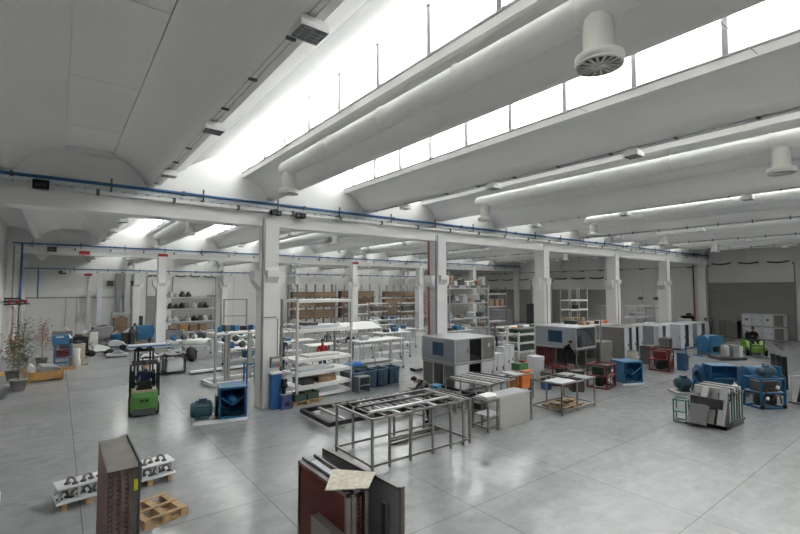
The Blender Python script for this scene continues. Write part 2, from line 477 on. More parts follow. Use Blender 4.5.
# two cameras / speakers over the first column
for i, x in enumerate((5.82, 6.72)):
    t = T('floodlight', f"small black spotlight {'directly over' if i == 0 else 'just right of'} the nearest column on the front beam", 'spotlight', (x, ROWS[0] - .62, 6.60))
    MB().box(-.16, .0, -.10, .10, -.09, .07).build('lamp_body', black, t)
    MB().box(.04, .18, -.10, .10, -.09, .07).build('lamp_body', black, t)
    MB().box(-.16, .18, .10, .2, -.02, .02).build('bracket', mgrey, t)
# red signs on the middle row
for i, x in enumerate((5.8, 13.7, 21.6)):
    o = MB().box(x - .30, x + .30, ROWS[1] - .52, ROWS[1] - .43, 6.28, 6.55).build('fire_sign', red)
    tag(o, f'small red sign box on top of the {ORD[i]} middle-row column from the left', 'sign')
for r, x in ((1, 1.3), (2, 2.1)):
    o = MB().box(x - .28, x + .28, ROWS[r] - (.50, -.12)[r - 1], ROWS[r] - (.36, -.25)[r - 1], (6.2, 5.15)[r - 1], (6.42, 5.35)[r - 1]).build('fire_sign', red)
    tag(o, f'small red sign box on the {ROWN[r]} beam right of the dark control box', 'sign')

# ---- air ducts with drop outlets
def duct(X, a, b, outs, lab, e=1):
    t = T('air_duct', lab, 'duct', (X, 0, -.72 if a > 36 else 0))
    zc, r = 7.30, .205
    end = b - .32; hx = min((w - .90 for w in WINGS if w - .90 > X), key=lambda v: v - X) - X
    MB().lathe([(0, a), (r, a), (r, end - .1), (r * .93, end), (r * .55, end + .09), (0, end + .13)], (0, 0, zc), 24, None, 'y').build('pipe', ductm, t)
    rg = MB(); y = b - 3.0
    while y > a + .4: rg.lathe([(r, y - .02), (r + .018, y - .015), (r + .018, y + .015), (r, y + .02)], (0, 0, zc), 24, None, 'y'); y -= 2.05
    each(rg, 'joint_ring', ductm, t)
    hg = MB(); y = b - 1.2
    while y > a + .4: hg.tube([(0, y, zc + r - .02), (0, y, zc + r + .03), (hx, y, 7.75)], .006, 5); y -= 2.9
    each(hg, 'hanger_wire', mgrey, t)
    for y in outs:
        q = MB().lathe([(.0, 7.22), (.09, 7.2), (.155, 7.12), (.17, 7.0), (.17, 6.72), (.19, 6.685), (.265, 6.675), (.265, 6.60), (.25, 6.575)], (-.02, y, 0), 28).build('air_outlet', offw, t)
        g = MB(); n = 16
        for k in range(n):
            a_ = 2 * pi * k / n
            g.bar((-.02 + .05 * cos(a_), y + .05 * sin(a_), 6.565), (-.02 + .25 * cos(a_), y + .25 * sin(a_), 6.57), .028, .012)
        g.lathe([(0, 6.555), (.06, 6.555), (.06, 6.575)], (-.02, y, 0), 16).lathe([(.235, 6.56), (.26, 6.56), (.26, 6.585), (.235, 6.585)], (-.02, y, 0), 28)
        g.build('grille', offw, q)
        MB().lathe([(0, 6.64), (.25, 6.64)], (-.02, y, 0), 20).build('throat', dgrey, q)
DX = [4.9, 12.7, 20.4, 28.2, 36.2]
for i, X in enumerate(DX):
    duct(X, Y0 + .3, 11.96, [2.64, 11.32] if i else [2.6, 11.32], f'{ORD[i]} white round air duct from the left in the front bay')
for i, X in enumerate(DX):
    duct(X, 16.2, 32.2, [22.8, 31.56], f'{ORD[i]} white round air duct from the left in the middle bay')
for i, X in enumerate(DX):
    duct(X, 36.6, 46.2, [45.5], f'{ORD[i]} white round air duct from the left in the far bay')
# ---- light rails and lamps along every second rib
LX = [2.18] + [9.9 + 7.75 * k for k in range(5)]
def lamp_proto():
    t = T('high_bay_lamp', 'x', 'lamp')
    mb = MB()
    a = [(-.11, -.09, .12), (.11, -.09, .12), (.11, .09, .12), (-.11, .09, .12)]
    b = [(-.17, -.16, .02), (.17, -.16, .02), (.17, .16, .02), (-.17, .16, .02)]
    c = [(x, y, -.05) for x, y, _ in b]
    mb.add(a + b + c, [(0, 1, 2, 3), (0, 4, 5, 1), (1, 5, 6, 2), (2, 6, 7, 3), (3, 7, 4, 0), (4, 8, 9, 5), (5, 9, 10, 6), (6, 10, 11, 7), (7, 11, 8, 4)])
    mb.build('housing', white, t)
    MB().box(-.15, .15, -.14, .14, -.045, -.035).build('lens', M('lamp_lens', (.30, .33, .34), .25, .3, .2, 22), t)
    g = MB()
    for k in range(5): g.box(-.15, .15, -.13 + k * .065 - .004, -.13 + k * .065 + .004, -.055, -.045)
    for k in range(3): g.box(-.1 + k * .1 - .004, -.1 + k * .1 + .004, -.14, .14, -.055, -.045)
    g.build('grid', mgrey, t)
    MB().box(-.02, .02, -.015, .015, .1, .19).build('hook', black, t)
    return t
proto = lamp_proto(); first = True
YL = [[0.5, 4.55, 8.5, 12.6], [18.5, 22.6, 26.7, 30.8], [38.5, 43]]
for i, X in enumerate(LX):
    for r, (a, b) in enumerate(BAYS):
        t = T('light_rail', f"{ORD[i]} grey light rail from the left under the {ROWN[r]} bay roof", 'light rail', (X, 0, DROP[a]))
        MB().box(.06, .17, a + .3, b - .1, 7.09, 7.17).build('trunking', white, t)
        MB().box(-.045, .045, a + .3, b - .1, 7.10, 7.16).box(-.045, -.035, a + .3, b - .1, 7.07, 7.10).box(.035, .045, a + .3, b - .1, 7.07, 7.10).build('rail', galv, t)
        c = MB(); y = a + .8
        while y < b - .4: c.box(-.06, .06, y - .025, y + .025, 7.05, 7.2); y += 1.35
        each(c, 'clip', dgrey, t)
        MB().tube([(-.075, a + .4, 7.12), (-.075, b - .2, 7.12)], .012, 6).build('cable', dgrey, t)
        for j, y in enumerate(YL[r]):
            lab = f"lamp on the {ORD[i]} light rail of the {ROWN[r]} bay, {ORD[j]} from the near end"
            if first: proto.location = (X, y, 6.93); proto['label'] = lab; proto.rotation_euler = (0, 0, 0); first = False; L0 = proto
            else: dup(L0, (X, y, 6.93 + DROP[a]), 0, lab)
# short strip lamps on the beam side of the closed bay
for r, lab in ((1, 'middle'), (0, 'front')):
    Y = ROWS[r] - .3
    if r: tag(MB().box(.35, 1.45, Y - .12, Y - .02, 7.42, 7.5).build('strip_lamp', white), f'short white strip lamp above the {lab} beam near the left wall', 'lamp')

# ---- pipes on columns
def pipe(pts, r, m, lab, n=8): tag(MB().tube(pts, r, n).build('wall_pipe', m), lab, 'pipe')
yf = ROWS[0] - .47
pipe([(5.47, yf, 6.4), (5.47, yf, .02)], .045, M('pipe_grey', (.33, .32, .29), .5), 'thick grey vertical pipe on the left edge of the nearest column')
pipe([(5.5, yf - .02, 3.05), (5.93, yf - .02, 3.05), (6.0, yf - .02, 2.98), (6.0, yf - .02, 1.55)], .018, mgrey, 'thin grey conduit bending down the face of the nearest column')
pipe([(13.30, 15.25, 6.4), (13.30, 15.25, .05)], .05, M('pipe_red', (.38, .12, .10), .5), 'red vertical fire pipe on the second front column')
pipe([(13.38, 14.85, 6.4), (13.38, 14.85, .05)], .022, blue2, 'blue vertical pipe beside the red one on the second front column')
pipe([(21.55, yf + .03, 4.3), (21.55, yf + .03, .05)], .02, mgrey, 'thin grey conduit on the third front column')
pipe([(29.45, yf + .03, 4.3), (29.45, yf + .03, .05)], .02, mgrey, 'thin grey conduit on the fourth front column')
pipe([(45.4, 15.9, 6.8), (45.4, 15.9, .05)], .06, MATS['pipe_red'], 'red vertical pipe on the end wall beside the roller door')
pipe([(45.4, 15.3, 6.8), (45.4, 15.3, .05)], .04, blue2, 'blue vertical pipe on the end wall beside the red pipe')
pipe([(45.4, 14.95, 6.8), (45.4, 14.95, .05)], .04, mgrey, 'grey vertical pipe at the left jamb of the right roller door')
pipe([(-1.75, 34.9, 6.8), (-1.75, 34.9, 3.0)], .05, blue2, 'blue vertical pipe dropping from the middle beam by the left wall')
pipe([(-2.1, 34.7, 6.6), (-2.1, 34.7, 3.2)], .045, M('pipe_grey', (.33, .32, .29), .5), 'grey vertical pipe by the left wall under the middle beam')
pipe([(-1.3, 47.4, 5.7), (-1.3, 47.4, 3.2)], .05, blue2, 'blue vertical pipe on the far wall in the left corner')
for i, x in enumerate((.62, 1.35, 2.1)):
    pipe([(x, 47.93, 5.4 if i == 2 else 3.2), (x, 47.93, .05 if i < 2 else 3.3)], (.05, .02, .02)[i], (lgrey, mgrey, mgrey)[i], ('light grey vertical pipe low on the far wall', 'thin grey conduit low on the far wall', 'thin grey conduit high on the far wall')[i])
# hose reel bracket cluster on left wall
t = T('pipe_manifold', 'cluster of dark pipes and red valves on the left wall under the middle beam', 'pipe manifold', (-2.1, 34.5, 3.15))
MB().tube([(-.35, 0, .1), (.7, 0, .15)], .07, 8).tube([(-.35, -.1, -.05), (.8, -.1, 0)], .05, 8).tube([(-.35, .1, .3), (.3, .1, .3), (.6, 0, .1)], .05, 8).build('pipe', dgrey, t)
for x in (-.1, .25, .6): MB().lathe([(0, 0), (.1, 0), (.1, .03), (0, .03)], (x, -.18, .12), 10, None, 'y').build('valve_wheel', red, t)
pipe([(-2.05, 34.6, 3.0), (-2.05, 34.6, .05)], .05, MATS['pipe_red'], 'dark red vertical pipe standing by the left wall behind the plants')
# end wall small boxes
for i, (y, z) in enumerate(((20.6, 3.1), (19.2, 3.1), (18.1, 2.0), (16.4, 1.7))):
    tag(MB().box(45.42, 45.6, y - .17, y + .17, z - .12, z + .12).build('wall_box', dgrey), ['small dark box high on the end wall, left one of a pair', 'small dark box high on the end wall, right one of a pair', 'small dark box on the end wall below the pair', 'dark box low on the end wall beside the red pipe'][i], 'wall box')
mb = MB(); 
t = T('side_door', 'pale personnel door with dark frame on the end wall left of the roller door', 'door', (45.45, 19.3, 0))
MB().box(0, .1, -.85, -.78, 0, 2.2).box(0, .1, .78, .85, 0, 2.2).box(0, .1, -.85, .85, 2.13, 2.2).build('frame', mgrey, t)
MB().box(.04, .1, -.78, .78, 0.02, 2.13).build('leaf', wallmat, t)
MB().box(-.03, .04, -.7, -.6, 1.0, 1.08).build('handle', black, t)
# tall grey duct risers on the far wall by the small roller door
for i, (x, z0) in enumerate(((4.35, 1.7), (5.05, 1.7))):
    t = T('riser_duct', f"tall grey vertical riser on the far wall, {'left' if i == 0 else 'right'} one of two", 'riser', (x, 47.6, 0))
    MB().box(-.2, .2, -.2, .25, 1.9, 5.6).build('riser', (mgrey, galv)[i], t)
    MB().box(-.42, .38, -.3, .25, .2, 1.9).build('cabinet', galv, t)
    v = MB()
    for k in range(4): v.box(-.3 + k * .18, -.2 + k * .18, -.32, -.3, .4, 1.7)
    v.build('vent', mgrey, t)
for i, x in enumerate((3.75, 5.55)):
    tag(MB().box(x - .25, x + .22, 47.55, 47.95, 4.25, 4.75).build('wall_speaker', dgrey), f"dark square box high on the far wall, {'left' if i == 0 else 'right'} of the risers", 'speaker')
# ================================================================ PEOPLE
def person(loc, rz, pose, mats, label, seat=False, scale=1.0):
    """mats: top, legs ; faces -y"""
    top, legs = mats
    J = {
     'stand': dict(pel=(0, 0, .95), ch=(0, -.01, 1.3), nk=(0, -.01, 1.47), hd=(0, -.05, 1.62), crown=(0, -.04, 1.70),
                   sh=(.18, 0, 1.40), el=(.25, .02, 1.13), wr=(.27, -.08, .88), hn=(.27, -.11, .79), hp=(.09, 0, .9), kn=(.11, -.03, .5), an=(.12, .02, .08), to=(.13, -.17, .04)),
     'out': dict(pel=(0, 0, .93), ch=(0, -.06, 1.27), nk=(0, -.1, 1.44), hd=(0, -.17, 1.57), crown=(0, -.17, 1.65),
                   sh=(.18, -.06, 1.37), el=(.36, -.20, 1.2), wr=(.42, -.42, 1.18), hn=(.43, -.51, 1.16), hp=(.09, 0, .9), kn=(.14, -.06, .5), an=(.17, .02, .08), to=(.19, -.17, .04)),
     'bend': dict(pel=(0, .12, .92), ch=(0, -.06, 1.20), nk=(0, -.24, 1.33), hd=(0, -.37, 1.34), crown=(0, -.44, 1.38),
                   sh=(.17, -.14, 1.28), el=(.22, -.28, 1.05), wr=(.14, -.46, 1.08), hn=(.11, -.54, 1.13), hp=(.09, .12, .88), kn=(.1, .04, .48), an=(.1, .1, .08), to=(.11, -.08, .04)),
     'sit': dict(pel=(0, .05, .52), ch=(0, .07, .88), nk=(0, .06, 1.05), hd=(0, .02, 1.19), crown=(0, .03, 1.27),
                   sh=(.18, .07, .98), el=(.24, -.05, .74), wr=(.16, -.30, .76), hn=(.12, -.38, .79), hp=(.1, .03, .5), kn=(.13, -.40, .50), an=(.13, -.45, .10), to=(.13, -.62, .06)),
     'lean': dict(pel=(0, .05, .93), ch=(0, -.10, 1.23), nk=(0, -.2, 1.37), hd=(0, -.30, 1.47), crown=(0, -.32, 1.55),
                   sh=(.18, -.15, 1.32), el=(.24, -.28, 1.08), wr=(.15, -.50, 1.02), hn=(.12, -.59, 1.0), hp=(.09, .05, .89), kn=(.1, -.02, .49), an=(.11, .05, .08), to=(.12, -.14, .04)),
    }[pose]
    V = []; E = []; Rr = []; seg = []
    def v(p, r): V.append(Vector(p)); Rr.append(r); return len(V) - 1
    def mr(p, s): return (p[0] * s, p[1], p[2])
    pel = v(J['pel'], .135); mid = v((Vector(J['pel']) + Vector(J['ch'])) / 2, .125); ch = v(J['ch'], .145); nk = v(J['nk'], .06); hd = v(J['hd'], .085); cr = v(J['crown'], .07)
    E += [(pel, mid), (mid, ch), (ch, nk), (nk, hd), (hd, cr)]
    tags = [(J['pel'], J['ch'], top), (J['ch'], J['nk'], top), ((Vector(J['nk']) + Vector(J['hd'])) / 2, J['crown'], skin)]
    for s in (-1, 1):
        a = v(mr(J['sh'], s), .07); b = v(mr(J['el'], s), .048); c = v(mr(J['wr'], s), .032); d = v(mr(J['hn'], s), .036)
        E += [(ch, a), (a, b), (b, c), (c, d)]
        tags += [(mr(J['sh'], s), mr(J['wr'], s), top), (mr(J['el'], s), mr(J['wr'], s), top), (mr(J['hn'], s), mr(J['hn'], s), skin)]
        h = v(mr(J['hp'], s), .10); k = v(mr(J['kn'], s), .065); n_ = v(mr(J['an'], s), .045); o = v(mr(J['to'], s), .038)
        E += [(pel, h), (h, k), (k, n_), (n_, o)]
        tags += [(mr(J['hp'], s), mr(J['kn'], s), legs), (mr(J['kn'], s), mr(J['an'], s), legs), (mr(J['an'], s), mr(J['to'], s), black)]
    me = bpy.data.meshes.new('body'); me.from_pydata(V, E, []); ob = bpy.data.objects.new('tmp', me); COL.objects.link(ob)
    ob.modifiers.new('s', 'SKIN'); me.skin_vertices or None
    for i, sv in enumerate(me.skin_vertices[0].data): sv.radius = (Rr[i], Rr[i] * (.8 if i in (0, 1, 2) else 1)); sv.use_root = (i == 0)
    sb = ob.modifiers.new('u', 'SUBSURF'); sb.levels = 1; sb.render_levels = 1
    dg = bpy.context.evaluated_depsgraph_get(); bm_ = bpy.data.meshes.new_from_object(ob.evaluated_get(dg))
    COL.objects.unlink(ob); bpy.data.objects.remove(ob)
    mb = MB(); vs = [x.co.copy() for x in bm_.vertices]
    def dist(p, a, b):
        a = Vector(a); b = Vector(b); d = b - a; t = 0 if d.length < 1e-6 else max(0, min(1, (p - a).dot(d) / d.length_squared)); return (p - a - d * t).length
    for m_ in (top, legs, skin, black): mb._mi(m_)
    mb.v = [tuple(x) for x in vs]
    for f in bm_.polygons:
        c = Vector(f.center); best = min(tags, key=lambda q: dist(c, q[0], q[1])); mm = best[2]
        mb.f.append(tuple(f.vertices)); mb.m.append(mb._mi(mm)); mb.sm.append(True)
    # fingers: four unequal, bent, and a thumb from the side of each palm; nose and ears on the head
    for s in (-1, 1):
        H = Vector(mr(J['hn'], s)); Wp = Vector(mr(J['wr'], s)); d = (H - Wp).normalized()
        side = Vector((1, 0, 0)) - d * d.x; side.normalize(); dn = d.cross(side).normalized()
        if dn.z > 0: dn = -dn
        for j, ln in enumerate((.060, .072, .068, .052)):
            b = H + side * (.03 - .02 * j) * s + d * .015
            mb.tube([b, b + d * ln * .55, b + d * ln * .85 + dn * ln * .4], .0095, 5, skin, True, .007)
        b = H - d * .02 + side * .03 * -s * (-1)
        mb.tube([b, b + side * s * .028 + d * .02, b + side * s * .032 + d * .05], .011, 5, skin, True, .008)
    hd_ = Vector(J['hd']); cr_ = Vector(J['crown']); upv = (cr_ - Vector(J['nk'])).normalized()
    fw = Vector((0, -1, 0)) - upv * (-upv.y); fw.normalize()
    mb.tube([hd_ + fw * .07 + upv * .015, hd_ + fw * .105 - upv * .012], .012, 5, skin)
    for s in (-1, 1):
        mb.ell(hd_ + Vector((s * .082, 0, 0)), (.012, .02, .03), skin, 6, 4)
        mb.ell(hd_ + fw * .078 + Vector((s * .03, 0, 0)) + upv * .02, (.01, .01, .01), black, 6, 4)
    body = mb.build('person', None)
    body.location = loc; body.rotation_euler = (0, 0, R(rz)); body.scale = (scale,) * 3
    tag(body, label, 'person')
    hc = hd_ * .3 + cr_ * .7 - fw * .018
    MB().ell(hc, (.088, .10, .085), hairm, 12, 6, 0, .62).build('hair', None, body)
    return body

# ================================================================ BUILDERS
def motor_mb(L=.5, r=.16, ax='x', o=(0, 0, 0)):
    o = Vector(o); mb = MB()
    mb.lathe([(0, -L / 2), (r * .75, -L / 2), (r * .95, -L * .42), (r, -L * .3), (r, L * .33), (r * .8, L * .4), (r * .3, L * .42), (.02, L * .42), (.02, L * .6), (0, L * .6)], o, 18, None, ax)
    for k in range(14):
        a = 2 * pi * k / 14; c, s = cos(a), sin(a)
        p = [(0, 0, 0)] * 2
        if ax == 'x': mb.bar(o + Vector((-L * .3, r * c, r * s)), o + Vector((L * .3, r * c, r * s)), .012, .03)
        else: mb.bar(o + Vector((r * c, -L * .3, r * s)), o + Vector((r * c, L * .3, r * s)), .012, .03)
    return mb
def add_motor(par, o, L=.5, r=.16, ax='x', m=motorb, foot=0):
    q = motor_mb(L, r, ax, o).build('motor', m, par)
    x, y, z = o
    w, d = (.5 * L, r * 1.5) if ax == 'x' else (r * 1.5, .5 * L)
    MB().box(x - w / 2, x + w / 2, y - d / 2, y + d / 2, foot, z - r * .8).build('motor_foot', m, q)
    MB().cb(x, y, z + r * 1.15, r * .9, r * .9, r * .5).build('terminal_box', m, q)
    return q
def box_frame(mb, w, d, h, t=.04, z0=0, x0=None, y0=None, m=None):
    x0 = -w / 2 if x0 is None else x0; y0 = -d / 2 if y0 is None else y0; x1, y1, z1 = x0 + w, y0 + d, z0 + h
    for x in (x0, x1 - t):
        for y in (y0, y1 - t): mb.box(x, x + t, y, y + t, z0, z1, m)
        for z in (z0, z1 - t): mb.box(x, x + t, y0, y1, z, z + t, m)
    for y in (y0, y1 - t):
        for z in (z0, z1 - t): mb.box(x0, x1, y, y + t, z, z + t, m)
    return mb
def scroll(par, w, r, zc, xc=0, yc=0, m=blue, mouth=True, axis='x', name='scroll_housing'):
    """volute with side plates, drum axis along x"""
    n = 26; prof = []
    for k in range(n + 1):
        a = 2 * pi * k / n * .86 + .2; rr = r * (.72 + .30 * k / n)
        prof.append((rr * cos(a), rr * sin(a)))
    mb = MB(); vs = []
    for s in (-w / 2, w / 2): vs += [(xc + s, yc + p[0], zc + p[1]) for p in prof]
    N = n + 1
    mb.add(vs, [(i, i + 1, N + i + 1, N + i) for i in range(n)], None, True)
    q = mb.build(name, m, par)
    for s in (-1, 1):
        sp_ = MB(); ri = r * .45; vs = [(xc + s * w / 2, yc + p[0], zc + p[1]) for p in prof]
        inner = [(xc + s * w / 2, yc + ri * cos(2 * pi * k / n * .86 + .2), zc + ri * sin(2 * pi * k / n * .86 + .2)) for k in range(N)]
        sp_.add(vs + inner, [(i, i + 1, N + i + 1, N + i) for i in range(n)]); sp_.build('side_plate', m, q)
    im = MB()
    for k in range(18):
        a = 2 * pi * k / 18; im.bar((xc - w * .42, yc + r * .42 * cos(a), zc + r * .42 * sin(a)), (xc + w * .42, yc + r * .42 * cos(a), zc + r * .42 * sin(a)), .05, .008)
    im.lathe([(0, -w * .05), (r * .42, -w * .05), (r * .42, w * .05), (0, w * .05)], (xc, yc, zc), 16, None, 'x')
    im.tube([(xc - w * .55, yc, zc), (xc + w * .55, yc, zc)], .025, 8)
    im.build('impeller', dgrey, q)
    return q
def cage_fan(loc, rz, w, d, h, lab, m=blue, motor=None, skid=None, cat='fan'):
    """square framed fan section: open front (-y), scroll seen inside"""
    t = T('fan_section', lab, cat, loc, rz)
    z0 = .09
    f = box_frame(MB(), w, d, h - z0, .06, z0); f.build('frame', m, t)
    s = MB().box(-w / 2, -w / 2 + .015, -d / 2 + .04, d / 2 - .04, z0 + .04, h - .04).box(w / 2 - .015, w / 2, -d / 2 + .04, d / 2 - .04, z0 + .04, h - .04)
    s.box(-w / 2 + .03, w / 2 - .03, d / 2 - .02, d / 2, z0 + .04, h - .04).box(-w / 2 + .03, w / 2 - .03, -d / 2 + .04, d / 2, h - .025, h - .005)
    s.build('side_panel', m, t)
    r = (h - z0) * .42
    n = 20; hs = MB(); vs = []
    # curved throat inside
    for i in range(n + 1):
        a = pi + pi * i / n; vs += [(r * .98 * cos(a), -d / 2 + .05, h * .56 + r * .98 * sin(a)), (r * .98 * cos(a), d / 2 - .1, h * .56 + r * .98 * sin(a))]
    hs.add(vs, [(2 * i, 2 * i + 1, 2 * i + 3, 2 * i + 2) for i in range(n)], None, True); hs.build('throat', m, t)
    hub = MB().lathe([(0, -d / 2 + .1), (r * .34, -d / 2 + .13), (r * .42, d * .1), (r * .75, d * .25), (r * .9, d * .45)], (0, 0, h * .56), 20, None, 'y'); hub.build('impeller', m, t)
    st = MB().bar((-w / 2 + .05, -d / 2 + .06, h * .72), (0, -d / 2 + .06, h * .45), .05, .03).bar((w / 2 - .05, -d / 2 + .06, h * .72), (0, -d / 2 + .06, h * .45), .05, .03); st.build('bearing_strut', m, t)
    sx0 = -w / 2 - (.1 if motor is None else motor); sx1 = w / 2 + .04
    sk = MB().box(sx0, sx1, -d / 2 - .02, -d / 2 + .08, 0, .09).box(sx0, sx1, d / 2 - .08, d / 2 + .02, 0, .09).box(sx0, sx0 + .08, -d / 2, d / 2, 0, .09).box(-w / 2 - .04, -w / 2 + .04, -d / 2, d / 2, 0, .09).box(sx1 - .08, sx1, -d / 2, d / 2, 0, .09)
    sk.build('skid', skid or lgrey, t)
    if motor:
        add_motor(t, (-w / 2 - motor * .60, 0, .36), motor * .95, .24, 'x', motorb, .09)
        MB().box(-w / 2 - .09, -w / 2 - .02, -.2, .2, .15, .75).build('belt_guard', dgrey, t)
        MB().box(sx0 + .05, -w / 2, -d / 2 + .1, d / 2 - .1, .07, .09).build('motor_plate', mgrey, t)
    return t
def pallet(loc, rz, lab, w=1.2, d=.8, m=wood, label=True, nslat=5, cat='pallet', group=None):
    t = T('wooden_pallet', lab, cat, loc, rz, group)
    s = MB()
    for k in range(nslat):
        y = -d / 2 + .05 + k * (d - .1) / (nslat - 1); s.box(-w / 2, w / 2, y - .05, y + .05, .12, .142)
    each(s, 'top_board', m, t)
    b = MB()
    for x in (-w / 2 + .07, 0, w / 2 - .07):
        b.box(x - .07, x + .07, -d / 2, d / 2, .10, .12)
        for y in (-d / 2 + .07, 0, d / 2 - .07): b.box(x - .07, x + .07, y - .06, y + .06, .02, .10)
    each(b, 'block', m, t)
    k = MB()
    for y in (-d / 2 + .07, 0, d / 2 - .07): k.box(-w / 2, w / 2, y - .05, y + .05, 0, .02)
    each(k, 'bottom_board', m, t)
    return t
KIND = {'carton': 'carton', 'cartons': 'carton', 'case': 'case', 'tray': 'tray', 'crate': 'crate', 'cabinet': 'cabinet', 'block': 'block', 'machine': 'machine', 'bundle': 'profile_bundle', 'sheets': 'sheet_pile', 'sheet': 'sheet_pile', 'panels': 'panel_pile', 'panel': 'panel_pile', 'roll': 'cardboard_roll', 'packet': 'packet', 'part': 'machine_part', 'parts': 'machine_part', 'base': 'plinth', 'bag-like': 'bag', 'lump': 'lump', 'box': 'box'}
def carton(loc, s, lab, m=card, rz=0, group=None, cat='box'):
    nm = next((KIND[w] for w in lab.replace(',', '').split()[:6] if w in KIND), 'box')
    t = T(nm, lab, nm.replace('_', ' '), loc, rz, group)
    w, d, h = s
    MB().box(-w / 2, w / 2, -d / 2, d / 2, 0, h * .86).build('body', m, t, bevel=min(.015, h * .1))
    MB().box(-w / 2 - .012, w / 2 + .012, -d / 2 - .012, d / 2 + .012, h * .84, h).build('lid', m, t, bevel=min(.012, h * .06))
    if m in (card, board, woodo): MB().box(-w / 2 - .014, w / 2 + .014, -.03, .03, h * .7, h + .003).build('tape_strip', M('tape', (.5, .45, .36), .4), t)
    elif min(w, h) > .3:
        MB().box(-w * .12, w * .12, -d / 2 - .03, -d / 2, h * .55, h * .62).build('handle', mgrey, t)
    return t
def ahu(loc, rz, w, d, h, lab, pm=panelg, px=None, front=('panel',), left=('panel',), base=.08, edge=.05, group=None, edgem=galv):
    """framed air handling box. front = panels along -y, left = panels along -x ; kinds: panel/open/window/fan/grille/white"""
    t = T('air_handling_box', lab, 'air handling unit', loc, rz, group)
    fr = box_frame(MB(), w, d, h - base, edge, base)
    bs = MB().box(-w / 2, w / 2, -d / 2, -d / 2 + .07, 0, base).box(-w / 2, w / 2, d / 2 - .07, d / 2, 0, base).box(-w / 2, -w / 2 + .07, -d / 2, d / 2, 0, base).box(w / 2 - .07, w / 2, -d / 2, d / 2, 0, base)
    def face(kinds, ln, ax):
        n = len(kinds); wd = (ln - edge) / n
        for i, kd in enumerate(kinds):
            kd, mm = (kd if isinstance(kd, tuple) else (kd, pm))
            a = -ln / 2 + edge / 2 + i * wd + edge / 2; b = a + wd - edge
            def bx(mb, u0, u1, dp0, dp1, z0, z1):
                if ax == 'f': return mb.box(u0, u1, -d / 2 + dp0, -d / 2 + dp1, z0, z1)
                return mb.box(-w / 2 + dp0, -w / 2 + dp1, -u1, -u0, z0, z1)
            z0, z1 = base + edge, h - edge
            if i: bx(fr, a - edge, a, 0, edge, base, h)
            if kd == 'open': continue
            o = MB()
            if kd == 'window':
                c = a + (b - a) * .50; hw = (b - a) * .18; za, zb = z0 + (z1 - z0) * .22, z0 + (z1 - z0) * .84
                bx(o, a, c - hw, .006, .03, z0, z1); bx(o, c + hw, b, .006, .03, z0, z1); bx(o, c - hw, c + hw, .006, .03, z0, za); bx(o, c - hw, c + hw, .006, .03, zb, z1)
                o = o.build('panel', mm, t)
                bx(MB(), c - hw, c + hw, .015, .03, za, zb).build('dark_window', screen, o)
            elif kd == 'fan':
                bx(o, a, b, .02, .035, z0, z1); o = o.build('panel', mm, t)
                c = (a + b) / 2; r = min(b - a, z1 - z0) * .42; zc = (z0 + z1) / 2
                if ax == 'f': MB().lathe([(0, -d / 2 + .01), (r * .3, -d / 2), (r * .9, -d / 2 + .015), (r, -d / 2 - .01), (r * 1.05, -d / 2 + .02)], (c, 0, zc), 20, None, 'y').build('fan_ring', dgrey, o)
                else: MB().lathe([(0, -w / 2 + .01), (r * .3, -w / 2), (r * .9, -w / 2 + .015), (r, -w / 2 - .01), (r * 1.05, -w / 2 + .02)], (0, -c, zc), 20, None, 'x').build('fan_ring', dgrey, o)
            elif kd == 'grille':
                k = 0
                while a + .02 + k * .09 < b: bx(o, a + .02 + k * .09, min(b, a + .06 + k * .09), .01, .05, z0, z1); k += 1
                o.build('grille', mm, t)
            elif kd == 'spot':
                bx(o, a, b, .006, .03, z0, z1); o = o.build('panel', mm, t)
                c = (a + b) / 2; bx(MB(), c - .08, c + .08, -.004, .006, z0 + (z1 - z0) * .45, z0 + (z1 - z0) * .45 + .16).build('port', dgrey, o)
            elif kd == 'arc':
                q = MB(); n = 10; L = b - a; H = z1 - z0; pts = [(a, z0), (b, z0)] + [(a + L * cos(pi / 2 * k / n), z0 + H * .95 * sin(pi / 2 * k / n)) for k in range(n + 1)][1:]
                q.prism([(u, -d / 2 + .08, z) for u, z in pts], (0, .03, 0)).build('fan_cheek', M('cheek_dark', (.05, .06, .07), .5), t)
                MB().lathe([(0, -d / 2 + .06), (L * .18, -d / 2 + .06), (L * .2, -d / 2 + .09)], (a + L * .3, 0, z0 + H * .3), 16, None, 'y').build('fan_hub', black, t)
            elif kd == 'half':
                bx(o, a, b, .006, .03, z0, (z0 + z1) / 2); o.build('panel', mm, t)
            else:
                bx(o, a, b, .006, .03, z0, z1); o = o.build('panel', mm, t)
                u = MB(); bx(u, b - .08, b - .05, -.02, .006, z0 + (z1 - z0) * .4, z0 + (z1 - z0) * .4 + .16); u.build('latch', dgrey, o)
    fr_ = None
    face(front, w, 'f'); face(left, d, 'l')
    o = MB().box(w / 2 - .03, w / 2 - .006, -d / 2 + edge, d / 2 - edge, base + edge, h - edge).box(-w / 2 + edge, w / 2 - edge, d / 2 - .03, d / 2 - .006, base + edge, h - edge)
    o.build('rear_panel', pm, t)
    MB().box(-w / 2 + edge * .5, w / 2 - edge * .5, -d / 2 + edge * .5, d / 2 - edge * .5, h - .03, h - .005).build('roof_panel', pm, t)
    MB().box(-w / 2 + edge * .5, w / 2 - edge * .5, -d / 2 + edge * .5, d / 2 - edge * .5, base + .01, base + .03).build('floor_panel', mgrey, t)
    fr.build('frame', edgem, t); bs.build('base_rail', dgrey, t)
    return t
